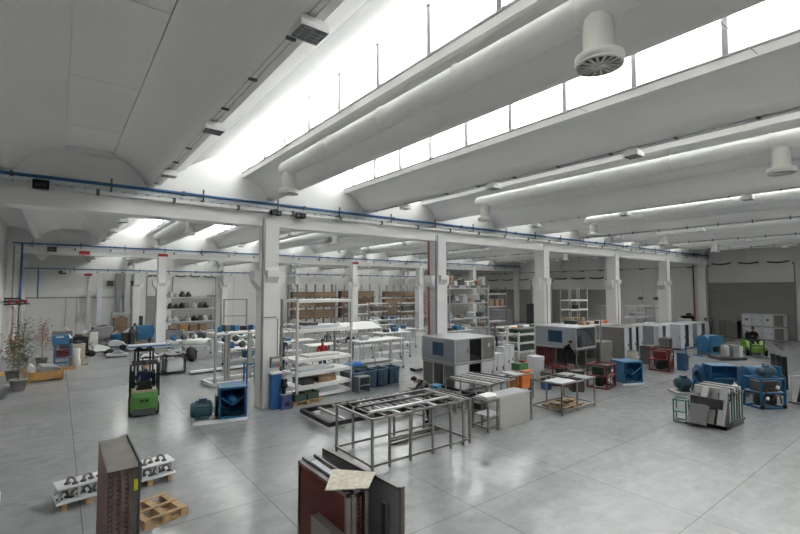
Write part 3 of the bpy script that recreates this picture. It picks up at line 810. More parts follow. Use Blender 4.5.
def tube_table(loc, rz, w, d, h, lab, m=steel, t_=.045, legs_x=None, bars=(), toprails=True, bot=.12, name='steel_frame_stand', cat='frame'):
    t = T(name, lab, cat, loc, rz)
    legs_x = legs_x or [-w / 2 + t_ / 2, w / 2 - t_ / 2]
    for y in (-d / 2 + t_ / 2, d / 2 - t_ / 2):
        for x in legs_x: MB().cb(x, y, h / 2, t_, t_, h - .01).build('leg', m, t)
    for z, nm in ((h - t_ / 2, 'top_rail'), (bot, 'bottom_rail')):
        r = MB()
        for y in (-d / 2 + t_ / 2, d / 2 - t_ / 2): r.box(-w / 2, w / 2, y - t_ / 2, y + t_ / 2, z - t_ / 2, z + t_ / 2)
        for x in (-w / 2 + t_ / 2, w / 2 - t_ / 2): r.box(x - t_ / 2, x + t_ / 2, -d / 2, d / 2, z - t_ / 2, z + t_ / 2)
        r.build(nm, m, t)
    for (x, bw, mm) in bars: MB().box(x - bw / 2, x + bw / 2, -d / 2 + .01, d / 2 - .01, h - .03, h + .015).build('cross_bar', mm, t)
    return t
def work_table(loc, rz, w, d, h, lab, top=white, leg=lgrey, shelf=True, tilt=0, cat='table', casters=True, nl=2):
    t = T('work_table', lab, cat, loc, rz)
    mb = MB().box(-w / 2, w / 2, -d / 2, d / 2, h - .04, h) if not tilt else MB().prism([(-w / 2, -d / 2, h - .04), (w / 2, -d / 2, h - .04), (w / 2, -d / 2, h), (-w / 2, -d / 2, h)], (0, d, tilt))
    mb.build('tabletop', top, t)
    for i in range(nl):
        x = -w / 2 + .06 + i * (w - .12) / (nl - 1)
        for y, hh in ((-d / 2 + .06, h), (d / 2 - .06, h + tilt * .95)):
            MB().cb(x, y, (hh - .04) / 2 + .05, .05, .05, hh - .14).build('leg', leg, t)
            if casters: MB().lathe([(0, -.025), (.055, -.025), (.055, .025), (0, .025)], (x, y, .055), 10, None, 'y').build('caster', black, t)
    if shelf: MB().box(-w / 2 + .05, w / 2 - .05, -d / 2 + .05, d / 2 - .05, .32, .35).build('lower_shelf', leg, t)
    else: MB().box(-w / 2 + .05, w / 2 - .05, d / 2 - .08, d / 2 - .05, .32, .38).build('stretcher', leg, t)
    return t
def rack(loc, rz, w, d, h, levels, lab, m=lgrey, pm=galv, decks=True, post=.07, brace=True, name='storage_rack', rear=None, mid=None):
    t = T(name, lab, 'rack', loc, rz)
    xs = [-w / 2 + post / 2, w / 2 - post / 2] + ([mid] if mid is not None else [])
    for x in xs:
        for y, mm in ((-d / 2 + post / 2, pm), (d / 2 - post / 2, rear or pm)): MB().cb(x, y, h / 2, post, post, h).build('post', mm, t)
        if brace:
            b = MB(); z = .2; k = 0
            while z < h - .5:
                y0, y1 = (-d / 2 + .05, d / 2 - .05) if k % 2 == 0 else (d / 2 - .05, -d / 2 + .05)
                b.bar((x, y0, z), (x, y1, z + .5), .02).bar((x, -d / 2 + .05, z), (x, d / 2 - .05, z), .02); z += .5; k += 1
            b.build('side_brace', rear or pm, t)
    for z in levels:
        bm_ = MB()
        for y in (-d / 2 + .03, d / 2 - .03): bm_.box(-w / 2 + post, w / 2 - post, y - .025, y + .025, z - .10, z)
        bm_.build('beam', m, t)
        if decks: MB().box(-w / 2 + post * .5, w / 2 - post * .5, -d / 2 + .06, d / 2 - .06, z - .02, z + .005).build('deck', m, t)
    return t
# ================================================================ NEAR LEFT: coil, valve pallets, pallet
def slabs(par, x0, x1, y0, y1, z0, z1, m, name, step=.03, fill=.5, axis='y'):
    mb = MB(); k = y0
    while k < y1: mb.box(x0, x1, k, k + step * fill, z0, z1); k += step
    return mb.build(name, m, par)
t = T('coil_unit', 'tall narrow copper-finned coil block standing on edge beside the pallets of pipe fittings', 'heat exchanger', (.79, 7.98, 0))
fr = MB().box(-.19, .19, -.80, -.76, .05, 1.55).box(-.19, .19, .76, .80, .05, 1.55).box(-.19, .19, -.80, .80, 1.53, 1.56).box(-.19, .19, -.80, .80, .05, .10)
fr.build('casing', coilg, t)
for i, x in enumerate((-.19, -.10)):
    MB().box(x, x + .075, -.76, .76, .1, 1.53).build('fin_pack', (rust, copper)[i], t)
MB().box(.10, .185, -.76, .76, .1, 1.53).build('fin_pack', copper, t)
MB().box(-.01, .09, -.70, .76, .1, 1.50).build('fin_pack', dgrey, t)
cp = MB()
for k in range(22):
    z = .16 + k * .063
    for x in (-.155, -.065, .03): cp.tube([(x, -.80, z), (x, -.84, z + .01), (x + .03, -.84, z + .04), (x + .03, -.80, z + .05)], .012, 6)
each(cp, 'return_bend', copper, t)
MB().box(-.19, -.165, -.83, -.79, .05, 1.56).box(.165, .19, -.86, -.79, .05, 1.62).box(.195, .21, -.80, .80, 1.3, 1.6).build('edge_strip', dgrey, t)
o = MB().box(.11, .16, -.865, -.86, 1.27, 1.42).build('sticker', M('sticker_yellow', (.75, .68, .05), .6), t); o['label'] = 'yellow sticker'

def valve_tray(loc, rz, lab):
    t = T('valve_pallet', lab, 'pallet', loc, rz)
    MB().box(-.5, .5, -.26, .26, .12, .15).build('lower_sheet', panelw, t)
    MB().box(-.48, .48, -.22, .26, .36, .385).build('upper_sheet', panelw, t)
    MB().box(-.42, -.34, -.26, .26, .0, .12).box(.34, .42, -.26, .26, 0, .12).box(-.05, .05, -.26, .26, 0, .12).build('runner', wood, t)
    for x in (-.44, -.15, .15, .44): each(MB().box(x - .02, x + .02, .2, .24, .15, .36).box(x - .02, x + .02, -.2, -.16, .15, .36), 'spacer', galv, t)
    return t
def valve(loc, rz, s, lab, group):
    t = T('pipe_fitting', lab, 'pipe fitting', loc, rz, group)
    MB().tube([(-.10 * s, 0, .04 * s), (-.09 * s, 0, .13 * s), (-.04 * s, 0, .18 * s), (.04 * s, 0, .18 * s), (.09 * s, 0, .13 * s), (.10 * s, 0, .04 * s)], .042 * s, 10).build('bend', M('stainless', (.30, .28, .26), .28, .8, .1), t)
    MB().lathe([(0, 0), (.075 * s, 0), (.075 * s, .035 * s), (0, .035 * s)], (-.10 * s, 0, 0), 12).lathe([(0, 0), (.075 * s, 0), (.075 * s, .035 * s), (0, .035 * s)], (.10 * s, 0, 0), 12).build('flange', M('stainless_dark', (.15, .13, .12), .35, .7, .1), t)
    return t
vp = [((.56, 10.62, 0), 6, 'low white sheet pallet of pipe fittings left of the tall coil'), ((1.62, 10.55, 0), 12, 'low white sheet pallet of pipe fittings right of the tall coil')]
vp = [((.55, 10.55, 0), 8, vp[0][2]), ((1.58, 10.72, 0), 8, vp[1][2])]
f0 = None
for i, (p, rz, lab) in enumerate(vp):
    valve_tray(p, rz, lab)
    for lv, z in enumerate((.15, .385)):
        for k in range(5 if lv == 0 else 3):
            x = (-.36 + k * .18) if lv == 0 else (-.25 + k * .25)
            q = R(rz); px = p[0] + x * cos(q) + .05 * sin(q); py = p[1] + x * sin(q) - .05 * cos(q)
            g = f"steel pipe fittings on the {'upper' if lv else 'lower'} sheet of the {'left' if i == 0 else 'right'} foreground pallet"
            lb = f"{ORD[k]} pipe bend on the {'upper' if lv else 'lower'} sheet of the pallet {'left' if i == 0 else 'right'} of the tall coil"
            if f0 is None: f0 = valve((px, py, z), rz + 20, .68, lb, g)
            else: dup(f0, (px, py, z), rz + (20 if k % 2 else -40), lb, g)
t = T('wooden_pallet', 'empty wooden pallet lying upside down at the right foot of the tall coil', 'pallet', (1.50, 9.12, 0), 14)
MB().box(-.36, .36, -.45, -.33, 0, .02).box(-.36, .36, -.06, .06, 0, .02).box(-.36, .36, .33, .45, 0, .02).box(-.36, .36, -.25, -.15, 0, .02).box(-.36, .36, .15, .25, 0, .02).build('deck_board', wood, t)
b = MB()
for x in (-.30, 0, .30):
    for y in (-.38, 0, .38): b.box(x - .06, x + .06, y - .07, y + .07, .02, .11)
each(b, 'block', wood, t)
b = MB()
for x in (-.30, 0, .30): b.box(x - .055, x + .055, -.45, .45, .11, .13)
for y in (-.40, 0, .40): b.box(-.36, .36, y - .04, y + .04, .13, .145)
b.build('runner_board', wood, t)
# ================================================================ NEAR CENTRE: stack of coil panels
t = T('coil_panel_stack', 'upright stack of coil panels with a dark red front face under a stained sheet', 'heat exchanger', (2.93, 5.40, 0))
MB().box(-.10, -.06, -.62, .66, .12, 1.50).build('red_face', rust, t)['label'] = 'dark red painted face'
MB().box(-.115, -.05, .64, .68, .05, 1.55).box(-.115, -.05, -.66, -.62, .05, 1.55).box(-.115, -.05, -.66, .68, 1.50, 1.54).build('casing', coilg, t)
MB().box(-.05, .10, -.60, .62, .10, 1.48).build('fin_pack', copper, t)
MB().box(.00, .13, -.58, .60, 1.48, 1.52).build('white_sheet', panelw, t)
for x in (-.04, .145): MB().box(x, x + .03, -.66, .72, 1.52, 1.565).build('edge_rail', dgrey, t)
MB().box(-.04, .02, -.67, -.62, .1, 1.5).box(.15, .19, -.67, -.62, .1, 1.5).build('end_rail', coilg, t)
cp = MB()
for k in range(26):
    for x in (.05, .10): cp.tube([(x, -.60, .12 + k * .052), (x, -.655, .13 + k * .052), (x, -.655, .15 + k * .052), (x, -.60, .16 + k * .052)], .01, 5)
each(cp, 'return_bend', copper, t)
MB().box(.19, .23, -.60, .64, .1, 1.44).build('fin_pack', dgrey, t)
b = MB().box(-.22, -.10, -.66, .05, .0, 1.06); b.build('front_bracket', coilg, t)
t = T('grey_coil_board', 'large flat grey panel standing behind the red coil stack ', 'panel', (3.41, 5.38, 0), 3)
MB().box(-.015, .015, -.88, .92, .06, 1.50).build('panel', mgrey, t)
MB().box(-.03, .03, -.90, .94, 1.50, 1.54).box(-.03, .03, -.92, -.88, 0, 1.56).box(-.03, .03, .92, .96, 0, 1.54).build('edge_frame', coilg, t)
MB().box(-.10, -.04, -.7, -.62, .0, 1.3).box(-.16, -.12, -.4, -.34, 0, 1.35).build('spacer_bar', dgrey, t)
MB().box(.02, .05, -.92, -.84, .0, .98).build('side_bracket', galv, t)
o = MB(); w_, d_ = .52, .46
o.prism([(-.30, -.27, 0), (.22, -.31, .006), (.36, .16, .0), (-.20, .34, .008)], (0, 0, .012))
o = o.build('stained_sheet', paper); o.location = (3.02, 5.02, 1.57); tag(o, 'stained cream cardboard sheet lying on top of the red coil stack', 'cardboard sheet')
o.rotation_euler = (0, 0, R(-28))
carton((2.62, 6.35, 0), (.2, .12, .12), 'small wooden block on the floor left of the red coil stack', wood)
tag(MB().box(-.95, -.74, 11.05, 11.5, 0, .16).build('white_crate', panelw), 'pale crate edge at the left border of the picture', 'crate')

# ================================================================ steel frames
tube_table((7.10, 9.08, 0), 0, 3.1, 1.62, 1.15, 'long open steel tube frame on legs in the centre of the floor', steel, .05,
           [-1.52, -1.05, -.45, .25, .85, 1.3, 1.52], [(-1.15, .10, dsteel), (-.75, .06, galv), (-.35, .12, dsteel), (.05, .06, steel), (.35, .10, galv), (.72, .06, dsteel), (1.05, .14, dsteel), (1.32, .05, galv)])
# loose frame parts lying in the big frame
for i, (y, m) in enumerate(((9.35, steel), (9.52, dsteel), (9.68, steel))):
    tag(MB().box(6.9 + .1 * i, 8.7, y, y + .09, 0.0, .07).build('steel_bar', m), ('long steel bar on the floor inside the big frame, nearest of three', 'dark steel bar on the floor inside the big frame, middle of three', 'long steel bar on the floor inside the big frame, farthest of three')[i], 'steel bar')
for i, (yy, z, m) in enumerate(((.0, 1.165, dsteel), (.42, 1.165, dsteel), (-.55, 1.165, galv))):
    tag(MB().box(5.75, 8.2, 9.15 + yy, 9.25 + yy, z, z + .04).build('steel_profile', m), ('dark profile laid lengthwise on the middle of the big frame', 'dark profile laid lengthwise on the far side of the big frame', 'bright profile laid lengthwise on the near side of the big frame')[i], 'steel bar')
# flat black lattice on blocks
t = T('steel_lattice', 'flat black rectangular frame lattice lying near the floor behind the steel frame', 'frame', (9.2, 12.35, 0))
mb = MB()
for y in (-.9, .9): mb.box(-3.0, 3.0, y - .06, y + .06, .10, .22)
for k, x in enumerate((-2.95, -1.5, 0, 1.4, 2.94)): mb.box(x - .06, x + .06, -.9, .9, .10, .22)
mb.build('frame_rail', black, t)
b = MB()
for k, x in enumerate((-2.4, -1.9, -.9, -.4, .6, 1.9, 2.3)): b.box(x - .04, x + .04, -.85, .85, .16, .21)
each(b, 'cross_bar', galv, t)
b = MB()
for x in (-2.5, -.8, .8, 2.5):
    for y in (-.8, .8): b.box(x - .1, x + .1, y - .06, y + .06, 0, .10)
each(b, 'support_block', white, t)
person((8.78, 10.16, 0), -112, 'bend', (dgrey, navy), 'worker in dark clothes bending over the long steel frame', scale=.98)

# second frame + table with white panel
t = tube_table((10.62, 8.85, 0), 1, 2.05, .62, .88, 'low steel frame bench with a beige front panel right of the long frame', steel, .045, [-1.0, -.6, .1, .62, 1.0])
MB().box(-.56, .84, -.345, -.32, .04, .90).build('front_panel', M('panel_cream', (.50, .49, .46), .6, 0, .04), t)['label'] = 'large beige front panel'
MB().box(-.95, .9, -.28, .28, .88, .905).build('top_sheet', panelg, t)
MB().box(-.95, -.35, -.30, .26, .42, .44).build('shelf', galv, t)
o = MB().prism([(-.28, -.16, 0), (.05, -.24, .01), (.30, -.02, .0), (.2, .2, .02), (-.2, .22, 0)], (0, 0, .05)).build('plastic_sheet', white); o.location = (9.95, 8.80, .906)
tag(o, 'crumpled white sheet on the near left corner of the panelled bench', 'sheet')
tube_table((11.5, 10.55, 0), 8, 1.7, 1.7, .98, 'grey frame table covered with profiles behind the panelled bench', steel, .045, [-.82, 0, .82],
           [(-.55, .12, galv), (-.2, .10, panelg), (.15, .12, galv), (.5, .14, panelg), (.75, .05, dsteel)])
tube_table((9.6, 10.9, 0), 5, 1.3, 1.0, .72, 'small dark frame stand between the worker and the profile table', steel, .04, None, [(-.3, .1, galv), (.1, .1, panelg), (.4, .1, dsteel)])
carton((9.85, 10.95, .74), (.34, .24, .16), 'small blue machine part on the small dark frame stand', lblue, 20)
carton((9.35, 11.1, .74), (.22, .22, .2), 'cream round-edged block on the small dark frame stand', offw, 10)
for i, (x, y, m) in enumerate(((11.1, 10.2, dgrey), (11.6, 10.6, mgrey), (12.0, 10.9, dsteel), (10.9, 11.1, mgrey))):
    carton((x, y, 0), (.35, .3, .3 + .06 * i), ('dark box under the profile table, nearest', 'grey box under the profile table, centre', 'dark box under the profile table, right', 'grey box under the profile table, far left')[i], m, i * 15)

# ================================================================ forklift with driver (left)
t = T('forklift', 'small green and black forklift truck seen from behind on the left floor', 'forklift', (2.33, 16.75, 0), -6)
t.scale = (.90, .90, .98)
bd = MB().prism([(-.42, -.62, .14), (-.42, -.62, .60), (-.42, -.50, .74), (-.42, .55, .74), (-.42, .75, .45), (-.42, .75, .14)][::-1], (.84, 0, 0))
bd.build('body', green, t, bevel=.03)
MB().box(-.36, .36, -.66, -.3, .06, .26).build('counterweight', dgrey, t)
MB().box(-.13, -.02, -.632, -.615, .46, .54).box(.02, .13, -.632, -.615, .46, .54).build('rear_lamp', black, t)
MB().box(-.36, .36, -.45, .05, .74, .80).build('battery_lid', M('beige_lid', (.45, .36, .26), .6), t)
MB().box(-.25, .25, -.38, .05, .80, .90).box(-.22, .22, -.44, -.38, .86, 1.10).build('seat', black, t, bevel=.02)
g = MB()
for x in (-.44, .44): g.bar((x, -.52, .6), (x * .98, -.44, 1.62), .06).bar((x * .98, -.44, 1.62), (x * .98, .5, 1.66), .06).bar((x * .98, .5, 1.66), (x, .62, .6), .06)
for y in (-.44, -.2, .04, .28, .5): g.bar((-.43, y, 1.64), (.43, y, 1.64), .035)
g.build('overhead_guard', black, t)
ms = MB()
for x in (-.3, -.2, .2, .3): ms.box(x - .03, x + .03, .80, .90, .05, 2.02)
for z in (.2, 1.0, 1.92): ms.box(-.33, .33, .80, .88, z, z + .10)
ms.build('mast', black, t)
ca = MB().box(-.42, .42, .92, .97, .35, .45).box(-.42, .42, .92, .97, .75, .85)
for x in (-.36, -.12, .12, .36): ca.box(x - .03, x + .03, .92, .97, .35, 1.25)
ca.build('carriage', black, t)
for x in (-.25, .25): MB().box(x - .05, x + .05, .95, 1.95, .05, .09).box(x - .05, x + .05, .95, 1.0, .05, .6).build('fork', dgrey, t)
MB().tube([(-.32, .84, 1.95), (-.2, .82, 2.06), (.0, .82, 1.98), (.2, .82, 2.06), (.32, .84, 1.95)], .035, 6).build('hose', black, t)
for x in (-.40, .40):
    for y, r in ((-.38, .20), (.55, .24)): MB().lathe([(0, -.07), (r * .5, -.075), (r * .9, -.07), (r, -.05), (r, .05), (r * .9, .07), (r * .5, .075), (0, .07)], (x, y, r), 18, None, 'x').build('wheel', rubber, t)
MB().tube([(0, .52, .75), (0, .35, 1.05)], .025, 8).lathe([(.15, -.012), (.17, 0), (.15, .012), (.13, 0), (.15, -.012)], (0, .34, 1.07), 16).build('steering_wheel', black, t)
person((2.345, 16.66, .34), 174, 'sit', (navy, navy), 'forklift driver in dark blue seen from behind in the green forklift on the left')

# ================================================================ blue fan with motor, column items
cage_fan((4.42, 14.40, 0), -12, .80, .82, 1.02, 'blue square fan section with grey motor on a white skid near the first column', blue, .72, white)
t = T('tall_cabinet', 'blue tall narrow cabinet against the nearest column', 'cabinet', (5.90, 14.62, 0), 0)
MB().box(-.17, .17, -.12, .12, 0, 1.16).build('body', M('cabinet_blue', (.03, .14, .38), .45), t, bevel=.01)
MB().box(-.15, .15, -.13, -.12, .05, 1.1).build('door', M('cabinet_blue', (.03, .14, .38), .45), t)
MB().box(.1, .12, -.15, -.13, .55, .7).build('handle', dgrey, t)
MB().box(-.2, .2, -.16, .14, 1.16, 1.22).build('white_top', white, t)
t = T('control_panel', 'grey electrical panel with red and white labels on the nearest column', 'control panel', (5.93, 14.70, 1.35))
MB().box(-.17, .17, -.06, .07, 0, .36).build('enclosure', mgrey, t, bevel=.01)
MB().box(-.13, .13, -.07, -.06, .20, .30).build('white_label', offw, t)
MB().box(.0, .13, -.07, -.06, .05, .12).build('red_label', red, t)
MB().box(-.13, -.03, -.07, -.06, .05, .13).build('blue_label', lblue, t)
t = T('bench_grinder', 'blue-violet pedestal grinder with black head right of the blue cabinet', 'grinder', (6.18, 14.40, 0))
vb = M('pedestal_blue', (.07, .09, .24), .5)
MB().prism([(-.2, -.14, 0), (.2, -.14, 0), (.15, -.14, .46), (-.15, -.14, .46)], (0, .28, 0)).build('pedestal', vb, t)
MB().box(-.08, .1, -.145, -.14, .10, .24).build('opening', black, t)
MB().box(-.19, .19, -.15, .16, .46, .50).build('top_plate', mgrey, t)
MB().tube([(-.06, 0, .5), (-.06, 0, .9)], .07, 10).lathe([(0, -.1), (.11, -.08), (.11, .08), (0, .1)], (-.06, -.02, .78), 14, None, 'x').box(-.12, .0, -.12, .06, .9, 1.0).build('machine_head', black, t)
o = MB().box(5.10, 5.20, 15.3, 15.4, 0, .62).build('bollard', amber); tag(o, 'short amber post on the floor left of the nearest column', 'post')
t = T('blue_stand', 'small blue frame stand behind the first column', 'stand', (6.35, 18.3, 0))
MB().box(-.25, -.19, -.2, -.14, 0, 1.0).box(.19, .25, -.2, -.14, 0, 1.0).box(-.25, .25, -.2, -.14, .94, 1.0).box(-.25, -.19, .14, .2, 0, 1.0).box(.19, .25, .14, .2, 0, 1.0).build('frame', blue2, t)

# main white rack right of column 1
t = rack((7.95, 15.60, 0), 7, 2.50, 1.15, 3.62, [.16, .50, .97, 1.46, 2.52, 3.60], 'tall white and grey storage rack right of the nearest column', white, lgrey, True, .075, True, rear=mgrey)
for i, (x, z, w, h, m, lab) in enumerate(((-.6, .505, .5, .22, dgrey, 'dark box on the low shelf of the white rack, left'), (.25, .505, .8, .2, wood, 'brown crate on the low shelf of the white rack, right'), (-.2, .975, 1.5, .08, panelw, 'white sheets on the middle shelf of the white rack'), (.1, 1.465, 1.4, .07, offw, 'pale sheets on the upper middle shelf of the white rack'),
        (-.1, 2.525, 1.7, .12, panelw, 'stack of white panels on the high shelf of the white rack'), (-.45, 2.65, .5, .10, dgrey, 'dark parts on the high white panels of the white rack'))):
    carton((7.95 + x, 15.6 + x * .12, z), (w, .7, h), lab, m, 7)
t = pallet((7.0, 14.7, 0), 6, 'small pallet under the dark green crates in front of the white rack', 1.15, .55)
for i in range(2):
    q = T('plastic_crate', f"dark green plastic crate on the small pallet, {'left' if i == 0 else 'right'} one", 'crate', (6.74 + i * .5, 14.68 + i * .05, .143), 6)
    c = MB(); c.box(-.23, .23, -.22, -.20, 0, .24).box(-.23, .23, .20, .22, 0, .24).box(-.23, -.21, -.22, .22, 0, .24).box(.21, .23, -.22, .22, 0, .24).box(-.23, .23, -.22, .22, 0, .02)
    c.build('body', dgreen, q); MB().box(-.25, .25, -.24, -.21, .2, .24).box(-.25, .25, .21, .24, .2, .24).box(-.25, -.22, -.24, .24, .2, .24).box(.22, .25, -.24, .24, .2, .24).build('rim', dgreen, q)
    MB().box(-.19, .19, -.18, .18, .02, .15).build('contents', dgrey, q)
# blue bins
b0 = None
for i in range(4):
    lab = f'blue-grey plastic bin in the row right of the white rack, {ORD[i]} from the left'
    if b0 is None:
        q = T('plastic_bin', lab, 'bin', (9.55, 15.5, 0), 4, 'blue bins beside the white rack')
        c = MB(); pr = [(-.25, 0), (.25, 0), (.28, .68), (-.28, .68)]
        c.add([(x, y * (1 if z < .1 else 1.1), z) for y in (-.30, .30) for x, z in pr], [(3, 2, 1, 0), (4, 5, 6, 7), (0, 1, 5, 4), (1, 2, 6, 5), (3, 0, 4, 7)])
        c.build('body', binb, q)
        MB().box(-.30, .30, -.36, -.30, .64, .70).box(-.30, .30, .30, .36, .64, .70).box(-.30, -.26, -.36, .36, .64, .70).box(.26, .30, -.36, .36, .64, .70).build('rim', binb, q)
        r = MB()
        for k in (-.15, 0, .15): r.box(k - .02, k + .02, -.335, -.29, .08, .62)
        r.build('rib', binb, q); MB().box(-.25, .25, -.3, .3, .45, .5).build('contents', mgrey, q); b0 = q
    else: dup(b0, (9.55 + .62 * i, 15.5 + .05 * i, 0), 4 + i, lab)
t = T('bin_stand', 'small blue-grey slatted trolley left of the blue bins', 'trolley', (9.55, 14.95, 0), 4)
MB().box(-.28, -.24, -.2, .2, 0, .6).box(.24, .28, -.2, .2, 0, .6).box(-.28, .28, -.2, -.16, .25, .29).box(-.28, .28, -.2, .2, .56, .6).build('frame', mgrey, t)
# people behind the rack
person((9.75, 18.6, 0), -20, 'stand', (redc, navy), 'worker in a red top standing behind the white rack', scale=.98)
# ================================================================ CENTRE: stacked air handling boxes
ahu((13.30, 13.40, 0), 0, 2.25, 1.9, 1.08, 'lower brown-grey air handling box under the big box with the dark window', panelb, None, (('panel', panelw), 'open', ('panel', panelw)), (('panel', panelb), ('grille', dgrey), ('panel', panelb)))
a = ahu((13.30, 13.40, 1.08), 0, 2.30, 1.95, .98, 'upper grey air handling box with a dark window, stacked near the second column', panelg, None, (('panel', panelg), 'open', ('panel', panelb)), (('window', M('panel_blue_grey', (.31, .34, .39), .45, .1, .04)),), base=.02)
tag(MB().box(14.0, 14.1, 12.4, 12.42, 1.65, 1.8).build('notice', white), 'small white notice on the right end of the upper box', 'notice')
person((16.9, 15.3, .0), -30, 'out', (greyc, dgrey), 'worker in grey standing with arms out behind the stacked boxes')
for i, (x, y, w, d, h, lab) in enumerate(((14.9, 12.9, .9, .5, 1.25, 'white perforated panel section right of the stacked boxes'), (16.4, 13.6, .5, .4, 1.35, 'white upright panel section by the green box'), (17.2, 14.0, .5, .4, 1.35, 'white upright panel section behind the orange cart'))):
    ahu((x, y, 0), 0, w, d, h, lab, panelw, None, (('panel', panelw), ('panel', panelw)) if i == 0 else (('panel', panelw),), (('panel', panelw),))
# orange cart
t = T('tool_cart', 'bright orange steel cart carrying a green box', 'cart', (14.75, 11.35, 0), 3)
MB().box(-.33, .33, -.25, .25, .1, .80).build('body', orange, t, bevel=.015)
for k in range(3): MB().box(-.30, .30, -.265, -.25, .14 + k * .22, .33 + k * .22).build('drawer', orange, t)
MB().box(-.5, -.33, -.2, .2, .3, .34).box(-.5, -.33, -.2, .2, .74, .78).box(-.5, -.46, -.2, .2, .1, .8).build('side_frame', orange, t)
for x in (-.27, .27):
    for y in (-.2, .2): MB().lathe([(0, -.02), (.05, -.02), (.05, .02), (0, .02)], (x, y, .05), 10, None, 'y').build('caster', black, t)
carton((14.75, 11.4, .80), (.6, .4, .26), 'dark green box on top of the orange cart', M('box_green', (.06, .20, .07), .5), 3)
carton((14.95, 11.4, 1.06), (.25, .2, .09), 'small red case on top of the green box', red, 10)
# second tube table with pallet under
t = tube_table((13.75, 8.85, 0), 0, 2.0, 1.2, .98, 'square steel frame table with pale sheets right of the panelled bench', steel, .045, [-.97, -.1, .97], [(-.1, .06, steel), (.35, .06, dsteel)])
MB().box(-.95, -.15, -.55, .1, .985, 1.0).build('pale_sheet', panelw, t); MB().box(.4, .95, -.55, .5, .985, 1.0).build('pale_sheet', panelg, t)
MB().box(-.03, .06, -.5, .5, 1.0, 1.03).box(-.15, .6, -.1, -.02, 1.0, 1.03).build('loose_profile', dsteel, t)
pallet((13.75, 8.85, 0), 4, 'wooden pallet on the floor under the square frame table', 1.3, .8)
for i in range(3): carton((13.35 + .38 * i, 8.8 + .05 * i, .143), (.3, .4, .08 + .03 * (i % 2)), f'brown packet on the pallet under the frame table, {ORD[i]} from the left', (card, board, wood)[i], 10 * i)
tube_table((13.4, 10.7, 0), -4, 1.4, .8, .90, 'narrow steel trestle behind the square frame table', steel, .04, None, [(0, .5, panelg)])
carton((12.75, 9.75, 0), (.5, .3, .14), 'brown roll of cardboard on the floor beside the square frame table', card, 20)
for i, (x, y, m, s) in enumerate(((14.6, 10.8, bluec, .3), (15.2, 11.2, dgrey, .4), (16.2, 10.4, dsteel, .45), (15.6, 12.0, panelw, .5))):
    carton((x + 1 - .9 * (i == 2), y - .5 * (i == 2), 0), (s, s, s * (1.0 + .4 * i)), ('blue bag-like box on the floor right of the orange cart', 'dark block on the floor right of the orange cart', 'dark steel block on the floor before the second box stack', 'white block on the floor between the box stacks')[i], m, 25 * i)
# box stack 2
ahu((20.55, 13.05, 0), 0, 1.75, 2.25, 1.10, 'lower dark box with red parts under the second stacked box', panelb, None, ('open', ('half', dgrey)), (('grille', dred), ('open')), edgem=panelb)
ahu((20.55, 13.05, 1.10), 0, 1.80, 2.3, 1.05, 'upper blue-grey air handling box stacked before the third column', panelg, None, (('arc', dgrey),), (('window', M('panel_blue_grey', (.31, .34, .39), .45, .1, .04)),), base=.02)
person((18.75, 11.95, 0), 60, 'lean', (blk_cloth, blk_cloth), 'worker in dark clothes leaning at the second stacked box')
tag(MB().tube([(21.35, 11.6, 0), (21.35, 11.6, 2.9)], .035, 8).build('upright_tube', mgrey), 'thin dark upright tube at the right edge of the second box stack', 'tube')
# red machine and blue fan
def compressor(loc, rz, w, d, h, lab, fm=dred, mm=black, tanks=2):
    t = T('compressor_unit', lab, 'machine', loc, rz)
    box_frame(MB(), w, d, h, .055, 0).build('frame', fm, t)
    MB().box(-w / 2, w / 2, -d / 2, d / 2, h * .5, h * .5 + .04).build('middle_plate', fm, t)
    for k in range(tanks):
        x = -w / 2 + w * (k + .5) / tanks
        MB().lathe([(0, .06), (w * .14, .08), (w * .17, .14), (w * .17, h * .38), (w * .12, h * .44), (0, h * .46)], (x, -.02, 0), 14).build('cylinder', mm, t)
    MB().box(-w * .38, w * .38, -d * .3, d * .3, h * .54, h * .9).build('engine_block', (dred if tanks == 3 else dgreen if fm is dred else mm), t, bevel=.02)
    if tanks == 3: MB().box(-w * .45, w * .3, -d * .52, -d * .48, h * .15, h * .45).build('red_guard', dred, t)
    MB().tube([(-w * .4, -d * .4, h * .2), (-w * .2, -d * .45, h * .7), (w * .1, -d * .45, h * .6), (w * .3, -d * .42, h * .85)], .03, 8).tube([(w * .4, -d * .4, h * .15), (w * .25, -d * .46, h * .5), (0, -d * .45, h * .3)], .025, 8).build('pipe', copper, t)
    MB().lathe([(0, 0), (.07, 0), (.07, .02), (0, .02)], (w * .2, -d * .48, h * .7), 12, None, 'y').lathe([(0, 0), (.06, 0), (.06, .02), (0, .02)], (-w * .22, -d * .48, h * .35), 12, None, 'y').build('gauge', white, t)
    return t
compressor((17.85, 9.72, 0), 8, 1.0, .8, .95, 'dark red framed compressor with green block beside the square frame table')
compressor((16.9, 10.9, 0), 15, .8, .6, .8, 'small dark red framed machine behind the dark red compressor')
cage_fan((19.30, 9.40, 0), -22, .95, .80, .98, 'blue square fan section on a white skid right of the red compressor', lblue, None, white)
compressor((24.05, 9.95, 0), 12, 1.25, .9, 1.05, 'large dark red framed machine left of the small blue trolley', dred, black, 3)
t = T('small_trolley', 'small blue trolley with a black box beside the large red machine', 'trolley', (24.75, 9.25, 0), 10)
MB().box(-.3, -.25, -.2, .2, 0, .85).box(.2, .25, -.2, .2, 0, .6).box(-.3, .25, -.2, .2, .1, .14).build('frame', blue2, t)
MB().box(-.05, .3, -.18, .18, .14, .75).build('box', black, t)
